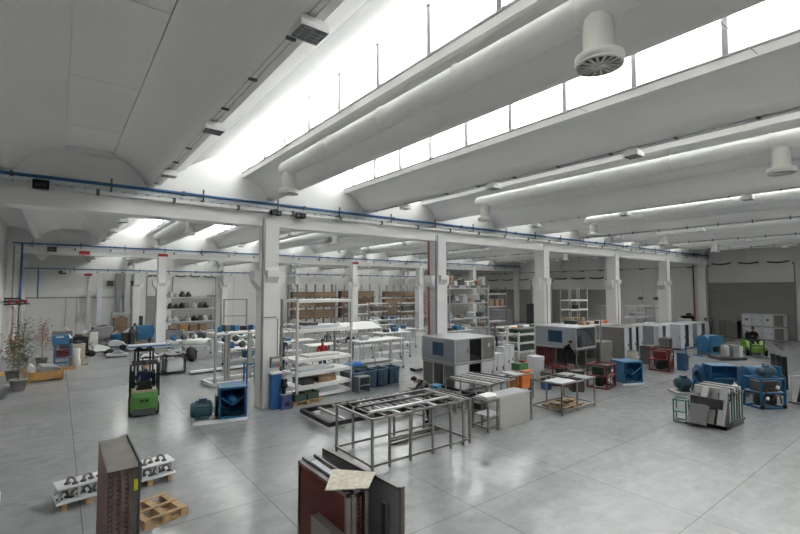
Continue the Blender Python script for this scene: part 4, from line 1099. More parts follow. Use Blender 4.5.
# row of AHU sections towards the end wall
ahu((22.5, 12.6, 0), 0, 1.2, 1.3, 1.30, 'dark grey cabinet section right of the second box stack', panelb, None, ('panel',), ('panel',), edgem=mgrey)
ahu((25.9, 12.85, 0), 0, 2.1, 1.45, 1.9, 'large box section with white ribs and dark slots on its right face', panelb, None, (('panel', panelw), ('grille', dgrey), ('panel', panelw), 'open', ('panel', panelw)), (('panel', panelb),), edgem=panelw)
ahu((30.1, 13.1, 0), 0, 2.2, 1.5, 1.75, 'pale grey box section with a black opening near the fourth column', panelg, None, (('panel', panelg), ('panel', panelw), 'open', ('panel', panelw)), (('panel', panelg),), edgem=panelw)
ahu((33.6, 13.0, 0), 0, 2.0, 1.5, 1.65, 'white box section with dark slots, next before the last column', panelw, None, (('panel', panelw), ('grille', dgrey), ('panel', panelw)), (('panel', panelw),), edgem=panelw)
ahu((37.4, 13.3, 0), 0, 2.2, 1.5, 1.55, 'white and grey box section farthest in the row', panelw, None, (('panel', panelw), 'open', ('panel', panelw)), (('panel', panelg),), edgem=panelw)
ahu((28.4, 11.5, 0), 6, .8, .5, 1.15, 'brown-grey narrow section standing before the pale grey box', panelb, None, (('grille', dgrey),), (('panel', panelb),), edgem=mgrey)
ahu((25.6, 11.2, 0), 4, 1.2, .5, .95, 'low black cabinet behind the large red machine', dgrey, None, ('panel',), ('panel',), edgem=dgrey)
t = T('scrap_drum', 'white ribbed drum beside the large red machine', 'drum', (22.75, 10.75, 0))
MB().lathe([(0, 0), (.24, 0), (.25, .3), (.24, .32), (.25, .34), (.25, .62), (.24, .64), (.24, .9), (0, .9)], (0, 0, 0), 18).build('drum', M('sand_white', (.5, .47, .4), .6), t); MB().lathe([(.2, .9), (.24, .9), (.24, .93), (.2, .93)], (0, 0, 0), 18).build('rim', mgrey, t)
for i, (x, y, m, w, h, lab) in enumerate(((29.0, 16.6, red, .9, .5, 'reddish box on the far side of the fourth column'), (27.6, 16.9, dgreen, 1.0, 1.9, 'dark green machine behind the white ribbed section'), (26.4, 17.5, panelg, 1.3, 1.3, 'grey box behind the ribbed section'), (34.5, 16.2, panelw, 1.6, 1.2, 'white box beyond the fourth column'), (38.0, 16.5, panelw, 1.6, 1.3, 'white box beyond the fifth column'), (42.0, 15.4, panelw, 1.0, 1.5, 'white cabinet near the end wall'), (43.2, 15.7, black, .9, 1.7, 'black cabinet against the end wall pipes'))):
    carton((x, y, 0), (w, .8, h), lab, m, 5 * i)
# tubular rack on top region near fourth column
rack((33.0, 15.0, 0), 0, 3.0, .8, 2.9, [1.4, 2.1, 2.85], 'grey tube rack just behind the pale grey boxes', galv, galv, False, .05, False)
carton((32.6, 15.0, 2.1), (1.4, .5, .25), 'bundle of grey profiles on the grey tube rack', panelg)

# ================================================================ RIGHT: end wall door area
j = 0
for lv in range(2):
    for i in range(4):
        z = lv * 1.02
        kinds = (('spot', panelw), ('panel', panelw), ('spot' if lv else 'panel', panelw), ('panel', panelb))[i]
        lab = f"{'upper' if lv else 'lower'} box of the white stack by the right roller door, {ORD[i]} from the left"
        ahu((44.6, 11.75 - i * .67, z), -90, .66, 1.0, 1.0, lab, panelw, None, (kinds,), (('panel', panelw),), base=.04, edgem=galv)
t = T('leaning_board', 'dark upright panel leaning near the right roller door', 'panel', (42.5, 13.55, 0), 20)
MB().prism([(-.4, -.1, 0), (.35, -.1, 0), (.2, .1, 1.75), (-.45, .1, 1.75)], (0, .06, 0)).build('panel', dgrey, t); MB().box(-.2, .2, .12, .2, 0, 1.3).build('stand', dgrey, t)
ahu((44.7, 13.1, 0), -90, 1.3, .9, 1.35, 'beige long box at the foot of the right roller door', panelb, None, ('panel', 'panel'), ('panel',), edgem=mgrey)
person((40.0, 13.3, 0), 60, 'stand', (whitec, navy), 'worker in a white shirt near the right roller door')
person((41.2, 14.3, 0), 120, 'bend', (dgrey, black), 'worker in dark clothes bending near the right roller door')
# blue tank-like fan + stand
t = T('fan_drum', 'blue round-backed fan housing standing beyond the green truck', 'fan', (31.6, 10.3, 0), -20)
t.scale = (.72, .85, .95)
MB().prism([(-.7, -.5, .15), (.7, -.5, .15), (.7, -.5, 1.25), (-.7, -.5, 1.25)], (0, .08, 0)).build('front_plate', lblue, t)
MB().lathe([(0, -.72), (.55, -.72), (.56, -.7), (.56, .7), (.55, .72), (0, .72)], (0, .1, .72), 22, None, 'x').build('drum', lblue, t)
MB().box(-.4, .4, -.53, -.5, .25, .6).build('dark_opening', black, t)
MB().box(-.7, .7, -.5, .55, 0, .15).build('skid', mgrey, t)
t = T('blue_trestle', 'light blue trestle frame left of the blue round fan housing', 'trestle', (30.1, 10.75, 0), -20)
MB().box(-.5, -.44, -.03, .03, 0, .8).box(.44, .5, -.03, .03, 0, .8).box(-.5, .5, -.03, .03, .45, .5).box(-.5, -.44, -.3, .3, 0, .05).box(.44, .5, -.3, .3, 0, .05).build('frame', lblue, t)
# green truck with driver
t = T('electric_truck', 'low lime green electric truck in front of the right roller door', 'forklift', (33.7, 8.7, 0), 118)
lime = M('lime_green', (.20, .40, .06), .45)
MB().prism([(-.45, -.9, .2), (-.45, .75, .2), (-.45, .8, .55), (-.45, .3, .85), (-.45, -.75, .88), (-.45, -.95, .6)], (.9, 0, 0)).build('body', lime, t, bevel=.04)
for x in (-.40, .40):
    for y in (-.6, .55): MB().lathe([(0, -.07), (.13, -.075), (.24, -.07), (.25, 0), (.24, .07), (.13, .075), (0, .07)], (x * 1.08, y, .25), 16, None, 'x').build('wheel', rubber, t)
MB().box(-.3, .3, -.35, .25, .86, .96).box(-.3, .3, -.4, -.32, .86, 1.3).build('seat', black, t)
MB().box(-.35, -.29, .78, .84, 0.05, .95).box(.29, .35, .78, .84, .05, .95).box(-.35, .35, .78, .84, .6, .68).build('mast', dgrey, t)
for x in (-.25, .25): MB().box(x - .05, x + .05, .84, 1.9, .05, .09).build('fork', dgrey, t)
person((33.62, 8.66, .38), -62, 'sit', (blk_cloth, navy), 'driver in black seated on the lime green truck')
t = T('machine_load', 'grey and white machine assembly on a dark base left of the lime green truck', 'machine', (30.5, 9.1, 0), -35)
MB().box(-.75, .75, -.5, .5, 0, .16).build('base', dgrey, t)
MB().lathe([(0, .16), (.2, .18), (.2, .7), (.13, .82), (0, .84)], (-.2, -.1, 0), 16).build('cylinder', offw, t)
MB().box(.1, .45, -.35, .1, .16, .82).build('housing', panelg, t, bevel=.02); MB().box(.5, .7, -.3, .3, .16, .75).build('white_panel', white, t)
MB().tube([(-.6, -.3, .16), (-.55, -.2, .6), (-.2, -.1, .9), (.2, 0, .95)], .04, 8).build('pipe', mgrey, t)
for i, (x, y) in enumerate(((26.6, 7.25), (28.3, 7.0))):
    o = MB().box(-1.2, 1.2, -.07, .07, 0, .05).build('red_bar', M('bar_redbrown', (.15, .06, .05), .6)); o.location = (x, y + .15, 0); o.rotation_euler = (0, 0, R(20))
    tag(o, f"dark red bar lying on the floor before the green truck, {'left' if i == 0 else 'right'} one", 'steel bar')
# ================================================================ RIGHT FOREGROUND MACHINES
def blower(loc, rz, lab, w, r, m=blue, motor=True, box=True):
    t = T('centrifugal_blower', lab, 'blower', loc, rz)
    MB().box(-w / 2 - .95, w / 2 + .1, -.38, -.28, 0, .08).box(-w / 2 - .95, w / 2 + .1, .28, .38, 0, .08).box(-w / 2 - .95, -w / 2 - .85, -.38, .38, 0, .08).build('skid', lgrey, t)
    zc = r + .14; n = 7
    q = MB().prism([(-w / 2, r * cos(a), zc + r * sin(a)) for a in [pi / 8 + pi / 4 * k for k in range(8)]][::-1], (w, 0, 0)).build('scroll_housing', m, t, bevel=.03)
    MB().lathe([(r * .42, 0), (r * .6, -.02), (r * .6, -.05), (r * .5, -.06), (r * .42, -.06)], (-w / 2, 0, zc), 20, None, 'x').build('inlet_ring', m, q)
    MB().lathe([(0, 0), (r * .42, -.01)], (-w / 2 - .012, 0, zc), 20, None, 'x').build('inlet_dark', black, q)
    b = MB(); x0, x1 = -w / 2 + .0, w / 2
    b.box(x0 + .08, x1, -r * 1.45, -r * .2, zc + r * 1.02, zc + r * 1.08); b.box(x0 + .08, x1, -r * 1.45, -r * .6, zc + .02, zc + .06); b.box(x0 + .08, x0 + .12, -r * 1.45, -r * .3, zc + .04, zc + r * 1.05); b.box(x1 - .04, x1, -r * 1.45, -r * .3, zc + .04, zc + r * 1.05)
    b.build('outlet_duct', m, t)
    if motor:
        add_motor(t, (-w / 2 - .56, .0, .40), .60, .20, 'x', motorb, .08)
        MB().bar((-w / 2 - .1, -.3, .08), (-w / 2 - .1, 0, zc), .06).bar((-w / 2 - .1, .3, .08), (-w / 2 - .1, 0, zc), .06).build('bearing_stand', m, t)
    return t
blower((20.0, 6.5, 0), -42, 'large blue octagonal blower with motor on a skid,', .95, .50)
blower((22.0, 6.0, 0), -42, 'dark blue blower with black motor, partly behind the large blue blower', .5, .38, M('motor_black_blue', (.02, .035, .06), .45))
t = T('drum_blower', 'blue barrel-shaped blower with a square end plate', 'blower', (21.1, 5.35, 0), -38)
t.scale = (.85, .85, .95)
MB().lathe([(0, -.62), (.50, -.62), (.52, -.60), (.52, .60), (.50, .62), (0, .62)], (0, 0, .64), 24, None, 'x').build('drum', blue, t)
MB().box(.60, .66, -.5, .5, .1, 1.18).build('end_plate', blue, t)
MB().lathe([(.2, .66), (.3, .68), (.3, .70), (.2, .70)], (0, 0, .64), 18, None, 'x').build('inlet_ring', dgrey, t)
MB().box(-.3, .05, -.515, -.505, .55, .66).build('name_plate', M('plate_pale', (.45, .5, .5), .4), t)
MB().box(-.7, .7, -.45, -.35, 0, .1).box(-.7, .7, .35, .45, 0, .1).build('skid', lgrey, t)
add_motor(t, (.95, 0, .62), .45, .2, 'x', MATS['motor_black_blue'], .0)
t = compressor((19.25, 4.72, 0), -30, .95, .7, 1.0, 'blue framed pump unit with pipes and gauges', blue, dgrey, 2)
add_motor(t, (.1, 0, 1.18), .6, .15, 'x', motorb, 1.0)
for x in (-.42, .42): MB().lathe([(0, -.03), (.07, -.03), (.07, .03), (0, .03)], (x, -.33, .07), 12, None, 'y').build('wheel', black, t)
# green/grey coil crate
t = T('coil_crate', 'crate of grey sheet coils with dark green edges', 'heat exchanger', (15.75, 5.05, 0), -3)
MB().box(-.62, .62, -.5, .5, 0, .10).build('base', black, t)
for k in range(5):
    x = -.20 + k * .19
    MB().box(x, x + .10, -.44, .46, .10, 1.08 + .03 * (k % 2)).build('coil_slab', (lgrey, mgrey, lgrey, mgrey, lgrey)[k], t)
    MB().box(x + .10, x + .15, -.46, .40, .10, 1.0).build('green_edge', mgreen, t)
each(MB().box(-.25, .75, -.50, -.47, .10, .18).box(-.25, .75, -.50, -.47, .9, .96), 'strap', dgrey, t)
MB().box(-.56, -.30, -.40, .44, .10, .82).build('dark_block', dgrey, t)
for k, (y, m, hz_) in enumerate(((-.46, lgrey, 1.12), (-.22, mgrey, .95), (.02, offw, 1.08), (.26, mgrey, .85))):
    MB().prism([(-.72 - .03 * k, y, .14), (-.66 - .03 * k, y, .12), (-.26, y, hz_), (-.32, y, hz_ + .02)], (0, .17, 0)).build('leaning_sheet', m, t)
MB().prism([(-.95, -.1, .1), (-.88, -.1, .08), (-.62, -.1, .60), (-.68, -.1, .62)], (0, .5, 0)).build('leaning_sheet', mgrey, t)
MB().tube([(-.40, -.49, .95), (-.30, -.51, 1.0), (-.28, -.51, .85), (-.36, -.5, .8)], .02, 6).tube([(-.22, -.50, 1.0), (-.10, -.52, 1.04), (-.08, -.52, .88)], .02, 6).build('strap_loop', black, t)
t = T('green_stand', 'small dark green stand left of the sheet coil crate', 'stand', (15.15, 5.75, 0), 10)
box_frame(MB(), .42, .36, .68, .035, 0).build('frame', mgreen, t)
MB().box(-.2, .2, -.17, .17, .30, .33).build('shelf', mgreen, t)
t = T('slotted_black_board', 'black slotted panel standing upright behind the blue pump unit', 'panel', (23.55, 5.25, 0), 38)
MB().box(-.5, .5, -.05, .05, 0, 1.25).build('panel', black, t)
for x in (-.44, .0, .4): MB().box(x, x + .06, -.08, .08, 0, 1.3).build('upright', dgrey, t)
t = T('edge_trolley', 'grey tube trolley with a black load at the right border of the picture', 'trolley', (20.4, 3.75, 0), -20)
MB().tube([(-.45, -.3, .05), (-.45, -.3, 1.0), (.5, -.3, 1.0), (.5, -.3, .05)], .025, 8).tube([(-.45, .3, .05), (-.45, .3, 1.0), (.5, .3, 1.0), (.5, .3, .05)], .025, 8).build('frame', lgrey, t)
MB().box(-.5, .5, -.35, .35, .1, .16).build('deck', dgrey, t); MB().prism([(-.35, -.2, .16), (.45, -.2, .16), (.45, -.2, .6), (-.1, -.2, .8)], (0, .4, 0)).build('load', black, t)
o = MB().ell((0, 0, .05), (.12, .10, .05), white, 14, 6).build('white_disc'); o.location = (15.72, 3.02, 0); tag(o, 'small white object on the floor at the right border', 'floor object')
# ================================================================ LEFT SIDE
def tree(loc, h, r, lab, lm, n=420, pot=True):
    t = T('potted_tree', lab, 'plant', loc, 0)
    if pot:
        MB().lathe([(0, 0), (.20, 0), (.27, .42), (.29, .42), (.29, .47), (.24, .47), (.24, .40), (0, .40)], (0, 0, 0), 18).build('pot', terracotta, t)
    z0 = .4 if pot else 0
    br = MB().tube([(0, 0, z0), (.02, 0, h * .45), (-.01, .01, h * .7), (0, 0, h * .92)], .03, 6, None, True, .008)
    tips = []
    for k in range(14):
        a = k * 2.4; z = h * (.38 + .035 * k); L = r * (1 - .04 * k)
        p1 = (L * .6 * cos(a), L * .6 * sin(a), z + .16 * h); p2 = (L * cos(a), L * sin(a), z + .24 * h)
        br.tube([(0, 0, z), p1, p2], .012, 5, None, True, .004); tips += [Vector(p1), Vector(p2), (Vector(p1) + Vector((0, 0, z))) / 2]
    br.build('trunk', bark, t)
    rd = random.Random(int(h * 1000)); lf = MB()
    for k in range(n):
        c = rd.choice(tips) + Vector((rd.gauss(0, .11), rd.gauss(0, .11), rd.gauss(0, .11)))
        u = Vector((rd.gauss(0, 1), rd.gauss(0, 1), rd.gauss(0, .6))).normalized(); w = u.cross(Vector((rd.gauss(0, 1), rd.gauss(0, 1), rd.gauss(0, 1)))).normalized()
        L = .06; lf.add([c - u * L, c + w * L * .35, c + u * L, c - w * L * .35], [(0, 1, 2, 3)])
    lf.build('foliage', lm, t)
    return t
tree((-1.12, 23.2, 0), 2.0, .55, 'tall grey-green potted tree at the left border', leaf, 520)
tree((-1.45, 26.0, 0), 1.9, .38, 'smaller potted tree with dry red leaves near the orange bench', leafr, 380)
tree((-1.35, 31.0, 0), 2.3, .5, 'grey-green tree with dry leaves by the left wall', leaf, 300)
tree((-.55, 30.2, 0), 2.2, .35, 'small dark green tree with red leaves before the blue machine', leafr, 260)
# orange wooden bench with grey load
t = T('wooden_box_bench', 'orange-brown wooden box with a dark grey slab on the left floor', 'wooden box', (-.40, 25.7, 0), 8)
MB().box(-.62, .62, -.75, -.70, .05, .42).box(-.62, .62, .70, .75, .05, .42).box(-.62, -.57, -.75, .75, .05, .42).box(.57, .62, -.75, .75, .05, .42).box(-.62, .62, -.75, .75, .05, .09).build('box', woodo, t)
for x in (-.55, .55):
    for y in (-.68, .68): MB().cb(x, y, .03, .1, .1, .06).build('foot', woodo, t)
MB().prism([(-.25, -.6, .1), (.5, -.6, .1), (.45, -.6, .55), (-.1, -.6, .62)], (0, 1.2, 0)).build('grey_slab', mgrey, t)
MB().prism([(-.55, -.6, .1), (-.3, -.6, .1), (-.35, -.6, .65), (-.45, -.6, .65)], (0, 1.2, 0)).build('white_sheet', offw, t)
o = MB().box(-1.6, 1.6, -.06, .06, 0, .12).build('wooden_beam', woodo); o.location = (-.75, 27.3, 0); tag(o, 'long wooden beam on the floor behind the potted trees', 'beam'); o.location = (-.75, 27.9, 0)
t = T('plastic_tub', 'grey tub with clutter cut by the left border', 'tub', (-1.75, 22.0, 0), 0)
MB().lathe([(0, 0), (.36, 0), (.44, .42), (.47, .44), (.40, .42), (.33, .05), (0, .05)], (0, 0, 0), 18).build('tub', mgrey, t)
MB().ell((0, 0, .4), (.33, .33, .18), dgrey, 12, 6).build('contents', dgrey, t)
carton((-1.95, 23.6, 0), (.3, .5, .6), 'light blue box at the left border', lblue)
# upright ladders / boards on left wall
for i, (x, y, h) in enumerate(((-1.9, 33.2, 2.9), (-1.55, 34.2, 2.7))):
    t = T('step_ladder', f"grey folded ladder leaning at the left wall, {'nearer' if i == 0 else 'farther'} one", 'ladder', (x, y, 0), 10)
    m = MB().bar((-.2, 0, 0), (-.06, .3, h), .06).bar((.2, 0, 0), (.06, .3, h), .06); m.build('rail', lgrey, t)
    r = MB()
    for k in range(1, 9): f = k / 9; r.bar((-.2 + .14 * f, .3 * f, h * f), (.2 - .14 * f, .3 * f, h * f), .03)
    r.build('rung', galv, t)
tag(MB().box(-2.48, -2.40, 26.5, 33.2, .3, 3.1).build('white_board', white), 'large white upright board on the left wall', 'board')
# blue machine on a stand
t = T('blue_machine', 'light blue boxed machine on a red and blue trolley by the far left', 'machine', (.30, 30.6, 0), 5)
MB().box(-.36, -.31, -.3, .3, 0, 1.0).box(.31, .36, -.3, .3, 0, .9).box(-.36, .36, -.3, -.25, .3, .35).box(-.36, .36, -.3, -.25, .02, .08).build('trolley_frame', blue2, t)
MB().box(-.45, .25, -.3, .3, 1.02, 1.5).box(-.3, .1, -.31, -.3, 1.35, 1.42).build('housing', lblue, t, bevel=.03)
MB().box(-.32, .02, -.32, -.29, 1.38, 1.46).build('white_label', white, t)
MB().box(-.28, .28, -.25, .25, .35, .72).build('red_engine', dred, t, bevel=.03)
MB().tube([(-.2, -.3, .5), (0, -.34, .65), (.25, -.32, .55)], .04, 8).build('hose', black, t)
carton((1.0, 31.0, 0), (.6, .5, .95), 'beige box beside the blue machine at the far left', M('beige', (.45, .38, .30), .7), 10)
carton((1.0, 31.0, .95), (.3, .3, .14), 'black lump on the beige box', black, 30)
t = T('white_stool', 'white cone-like stool with brown side in front of the junk on the left', 'stool', (.88, 28.9, 0), 0)
MB().lathe([(0, 0), (.24, 0), (.15, .45), (.17, .9), (0, .92)], (0, 0, 0), 12).build('cone', offw, t); MB().box(.1, .5, -.1, .1, 0, .12).build('wood_foot', card, t); MB().box(-.35, -.18, -.1, .12, 0, .5).build('grey_side', mgrey, t)
# engine/junk row in front of the far wall
def moto(loc, rz, lab, m):
    t = T('motor_cart', lab, 'machine', loc, rz); t.scale = (.8, .8, .68)
    MB().box(-.8, .9, -.25, .25, .28, .40).build('chassis', dgrey, t)
    for x in (-.55, .6):
        for y in (-.3, .3): MB().lathe([(0, -.05), (.12, -.055), (.25, -.05), (.27, 0), (.25, .05), (.12, .055), (0, .05)], (x, y, .27), 14, None, 'y').build('wheel', rubber, t)
    MB().prism([(-.5, -.28, .4), (.8, -.28, .4), (.55, -.28, .75), (.0, -.28, .95), (-.4, -.28, .85)], (0, .56, 0)).build('fairing', m, t, bevel=.03)
    MB().tube([(-.5, -.3, .8), (-.7, -.2, 1.1), (-.4, .2, 1.15)], .03, 6).build('handle', black, t)
    return t
moto((2.1, 32.6, 0), 12, 'white low machine with black wheels among the junk on the left', white)
moto((3.1, 34.9, 0), -10, 'grey low machine with black wheels behind the white one', lgrey)
junk = [
 ((1.25, 34.6), (.7, .5, 1.05), black, 'black appliance box among the junk on the left'), ((1.9, 35.6), (.5, .5, 1.2), offw, 'white upright appliance among the junk on the left'),
 ((1.5, 37.2), (.9, .6, 1.0), card, 'brown carton pile behind the black appliance'), ((2.6, 38.2), (1.2, .7, 1.35), mgrey, 'grey machine block by the far wall'),
 ((3.3, 36.7), (.6, .5, .9), blue, 'blue box among the junk, right of the white machine'), ((4.0, 36.6), (.8, .6, 1.0), dgrey, 'dark crate right of the blue box'),
 ((4.1, 42.5), (1.0, .5, 1.7), board, 'brown board stack leaning near the far wall'), ((4.5, 35.0), (.6, .4, .4), card, 'low carton near the white sheet stack'),
 ((.4, 40.5), (1.2, .6, 1.0), mgrey, 'grey bench block at the far left wall end'), ((5.9, 40.0), (.6, .5, 1.1), offw, 'off-white cabinet beside the small roller door'),
 ((2.9, 31.2), (1.1, .6, .22), lgrey, 'flat grey panel pile on the floor left of the sheet stack'), ((.6, 36.5), (.7, .6, .8), dgrey, 'dark lump near the far left wall'),
 ((7.0, 37.5), (1.6, .8, .9), mgrey, 'grey bench before the small roller door'), ((8.6, 36.5), (1.2, .7, .7), dgrey, 'dark machine part beside the middle-row column'),
]
for i, ((x, y), s, m, lab) in enumerate(junk):
    t = T('stored_box', lab, 'box', (x, y, 0), (i * 37) % 40 - 20)
    MB().box(-s[0] / 2, s[0] / 2, -s[1] / 2, s[1] / 2, .06, s[2]).build('body', m, t, bevel=.04)
    MB().box(-s[0] * .45, s[0] * .45, -s[1] * .45, s[1] * .45, 0, .06).build('foot_rail', dgrey, t)
    MB().prism([(-s[0] * .3, -s[1] * .4, s[2]), (s[0] * .35, -s[1] * .4, s[2]), (s[0] * .1, -s[1] * .4, s[2] + .12 + .06 * (i % 3)), (-s[0] * .2, -s[1] * .4, s[2] + .06)], (0, s[1] * .7, 0)).build('lid_part', (dgrey, mgrey, offw)[i % 3], t)
t = T('tube_bundle', 'two tall grey tubes standing upright against the far wall', 'tube', (2.55, 47.4, 0))
MB().box(-.5, -.25, -.1, .1, 0, 3.9).build('tube', lgrey, t); MB().box(.2, .55, -.1, .1, 0, 4.0).build('tube', panelw, t)
t = T('sheet_stack', 'low stack of white sheets with a blue edge near the far wall', 'sheet stack', (5.2, 33.9, 0), 3)
MB().box(-1.5, 1.5, -.5, .5, .12, .36).build('sheets', panelw, t); MB().box(-1.5, 1.5, -.52, -.5, .2, .3).build('blue_strap', lblue, t)
for x in (-1.2, 0, 1.2): MB().box(x - .06, x + .06, -.5, .5, 0, .12).build('batten', wood, t)
t = T('blue_hopper', 'light blue box machine with dark chimney by the middle-row column', 'machine', (5.05, 36.6, 0), 4)
t.scale = (.68, .8, .95)
MB().prism([(-.8, -.4, .5), (.6, -.4, .5), (.85, -.4, 1.0), (.7, -.4, 1.5), (-.8, -.4, 1.5)], (0, .8, 0)).build('hopper', lblue, t, bevel=.03)
MB().box(-.7, -.62, -.35, .35, 0, .5).box(.42, .5, -.35, .35, 0, .5).build('leg', dgrey, t); MB().box(-.55, -.25, -.1, .2, 1.5, 2.2).build('chimney', black, t)
person((4.05, 36.0, 0), 90, 'lean', (dgrey, navy), 'worker in dark clothes beside the light blue box machine')
# steel trolleys with white boxes (behind forklift)
for i in range(2):
    t = T('wire_container', f"dark framed container with white boxes and a grey cover behind the forklift, {'left' if i == 0 else 'right'} one", 'container', (3.55 + i * .95, 23.9 - .05 * i, 0), 3)
    box_frame(MB(), .88, 1.1, .85, .05, .05).build('frame', black, t)
    MB().box(-.34, .34, -.45, .45, .12, .68).build('white_box', white, t)
    MB().box(-.42, .42, -.53, .53, .05, .10).build('base', dgrey, t)
    c = MB(); n = 6; vs = []
    for a in range(n + 1):
        for b in range(n + 1): vs.append((-.46 + .92 * a / n, -.58 + 1.16 * b / n, .90 + .16 * sin(a * 1.3 + i) * sin(b * .9 + .5)))
    c.add(vs, [(a * (n + 1) + b, (a + 1) * (n + 1) + b, (a + 1) * (n + 1) + b + 1, a * (n + 1) + b + 1) for a in range(n) for b in range(n)], None, True)
    c.build('cover_sheet', (lgrey, mgrey)[i], t)
t = T('hand_cart', 'black round-topped cart with red handle and white top behind the containers', 'cart', (6.0, 26.9, 0), 0)
MB().ell((0, 0, .45), (.30, .28, .40), black, 12, 8).box(-.2, .25, -.2, .2, .1, .6).build('bag', black, t); MB().lathe([(0, -.3), (.15, -.3), (.15, .3), (0, .3)], (0, 0, .15), 12, None, 'y').build('wheel', rubber, t)
carton((6.35, 27.7, 0), (1.2, .8, .78), 'grey cabinet under the long white tube', lgrey); tag(MB().lathe([(0, -.65), (.17, -.65), (.17, .65), (0, .65)], (6.35, 27.7, .96), 16, None, 'x').build('white_tube', white), 'thick white tube lying on the grey cabinet', 'tube')
t = T('low_rail_cart', 'long low white rail cart on the floor left of the grey frame rack', 'cart', (5.75, 22.75, 0), 6)
MB().box(-.75, .75, -.14, .14, .08, .16).build('rail', white, t); MB().box(-.7, .7, -.1, .1, 0, .08).build('base', dgrey, t)
t = T('low_rail_cart', 'long low white rail cart partly behind the grey frame rack', 'cart', (7.45, 22.9, 0), 6)
MB().box(-.7, .7, -.14, .14, .08, .16).build('rail', white, t); MB().box(-.65, .65, -.1, .1, 0, .08).build('base', dgrey, t)
# grey frame rack (posts) left of column 1
t = T('frame_rack', 'tall grey frame rack on a white base between the forklift and the nearest column', 'rack', (6.15, 19.9, 0), 6)
for x, y, h in ((-1.0, -.55, 3.7), (-.55, -.5, 2.15), (-.05, .4, 2.1), (.45, -.5, 2.15), (1.0, .5, 2.1)): MB().cb(x, y, h / 2 + .08, .10 if x > -.9 else .08, .08, h).build('post', galv if x < -.9 else M('frame_grey_paint', (.36, .35, .34), .5), t)
MB().box(-1.15, 1.15, -.62, -.5, .04, .16).box(-1.15, 1.15, .5, .62, .04, .16).box(-1.15, -1.03, -.6, .6, .04, .16).box(1.03, 1.15, -.6, .6, .04, .16).build('base', white, t)
MB().box(-1.0, 1.1, -.6, .55, 2.1, 2.16).build('top_shelf', white, t)
MB().box(-1.02, -.9, -.55, .5, 3.66, 3.74).build('top_rail', galv, t)
for x in (-1.0, 1.0):
    for y in (-.5, .5): MB().lathe([(0, -.02), (.04, -.02), (.04, .02), (0, .02)], (x, y, .04), 8, None, 'y').build('caster', black, t)
for i, (x, m, h) in enumerate(((5.5, blue, .22), (5.85, dgrey, .28), (6.25, lblue, .25), (6.7, dgrey, .2), (7.0, blue, .22))):
    carton((x, 19.95 + .1 * i, 2.165), (.24, .3, h), f'{ORD[i]} part from the left on the top shelf of the grey frame rack', m, 15 * i)
# tables with blue/white clutter behind
for i, (x, y, w) in enumerate(((6.5, 29.8, 2.4), (8.8, 27.2, 2.6), (8.2, 24.2, 2.4), (10.8, 30.5, 2.6))):
    work_table((x, y, 0), 4, w, 1.1, .9, ('white-topped work table with motors, farthest left behind the grey frame rack', 'white-topped work table with motors, centre behind the grey frame rack', 'white-topped work table with motors, nearest behind the grey frame rack', 'white-topped work table with motors, farthest right behind the nearest column')[i], white, lgrey)
    for k in range(4):
        t = T('small_motor', f"small {('blue', 'dark', 'grey', 'dark blue')[k]} motor on the {('farthest left', 'centre', 'nearest', 'farthest right')[i]} motor table, {ORD[k]} from the left", 'motor', (x - w * .36 + k * w * .24, y - .1 + .05 * (k % 2), .9), 25 * k)
        add_motor(t, (0, 0, .17), .36, .13, 'x', (blue, dgrey, lgrey, motorb)[k], 0)
    for k in range(3):
        carton((x - w * .3 + k * w * .3, y, .35), (.4, .5, .35), f"{('white', 'blue', 'grey')[k]} box on the lower shelf of the {('farthest left', 'centre', 'nearest', 'farthest right')[i]} motor table", (panelw, lblue, mgrey)[k], 8 * k)
# portal frame behind
t = T('portal_frame', 'dark grey portal frame standing by the far wall left of the nearest column', 'frame', (10.2, 32.8, 0), 0)
for x in (-.8, .8): MB().cb(x, 0, 1.62, .09, .09, 3.24).build('post', mgrey, t)
MB().box(-.85, .85, -.05, .05, 3.2, 3.3).build('top_rail', mgrey, t); MB().box(-.8, .8, -.05, .05, 2.05, 2.12).build('mid_rail', mgrey, t)
# shelf rack with dark parts
t = rack((8.9, 40.6, 0), 0, 3.9, .9, 4.0, [.5, 1.35, 2.4, 3.35], 'open shelf rack with dark metal parts in front of the wide roller door', lgrey, lgrey, True, .06, False)
rd = random.Random(3)
for lv, z in enumerate((1.355, 2.405, 3.355)):
    for k in range((8, 7, 4)[lv]):
        x = 7.3 + k * .46 + rd.uniform(-.05, .05); m = (dgrey, black, mgrey, dsteel, lgrey)[rd.randrange(5)]
        t = T('metal_part', f"dark metal part on the {('lower', 'middle', 'top')[lv]} shelf of the open rack, {ORD[k]} from the left", 'metal part', (x, 40.4, z), rd.uniform(-30, 30))
        MB().lathe([(0, 0), (.23, 0), (.2, .16), (.14, .24 + .2 * rd.random()), (0, .48)], (0, 0, 0), 10).build('cone', m, t)
        MB().box(-.23, .23, -.1, .1, 0, .22).build('bracket', m, t)
for k in range(4): carton((7.6 + k * .75, 40.5, .505), (.62, .7, .5 + .1 * (k % 2)), f'brown carton on the bottom shelf of the open rack, {ORD[k]} from the left', (card, woodo, board, card)[k], 0)

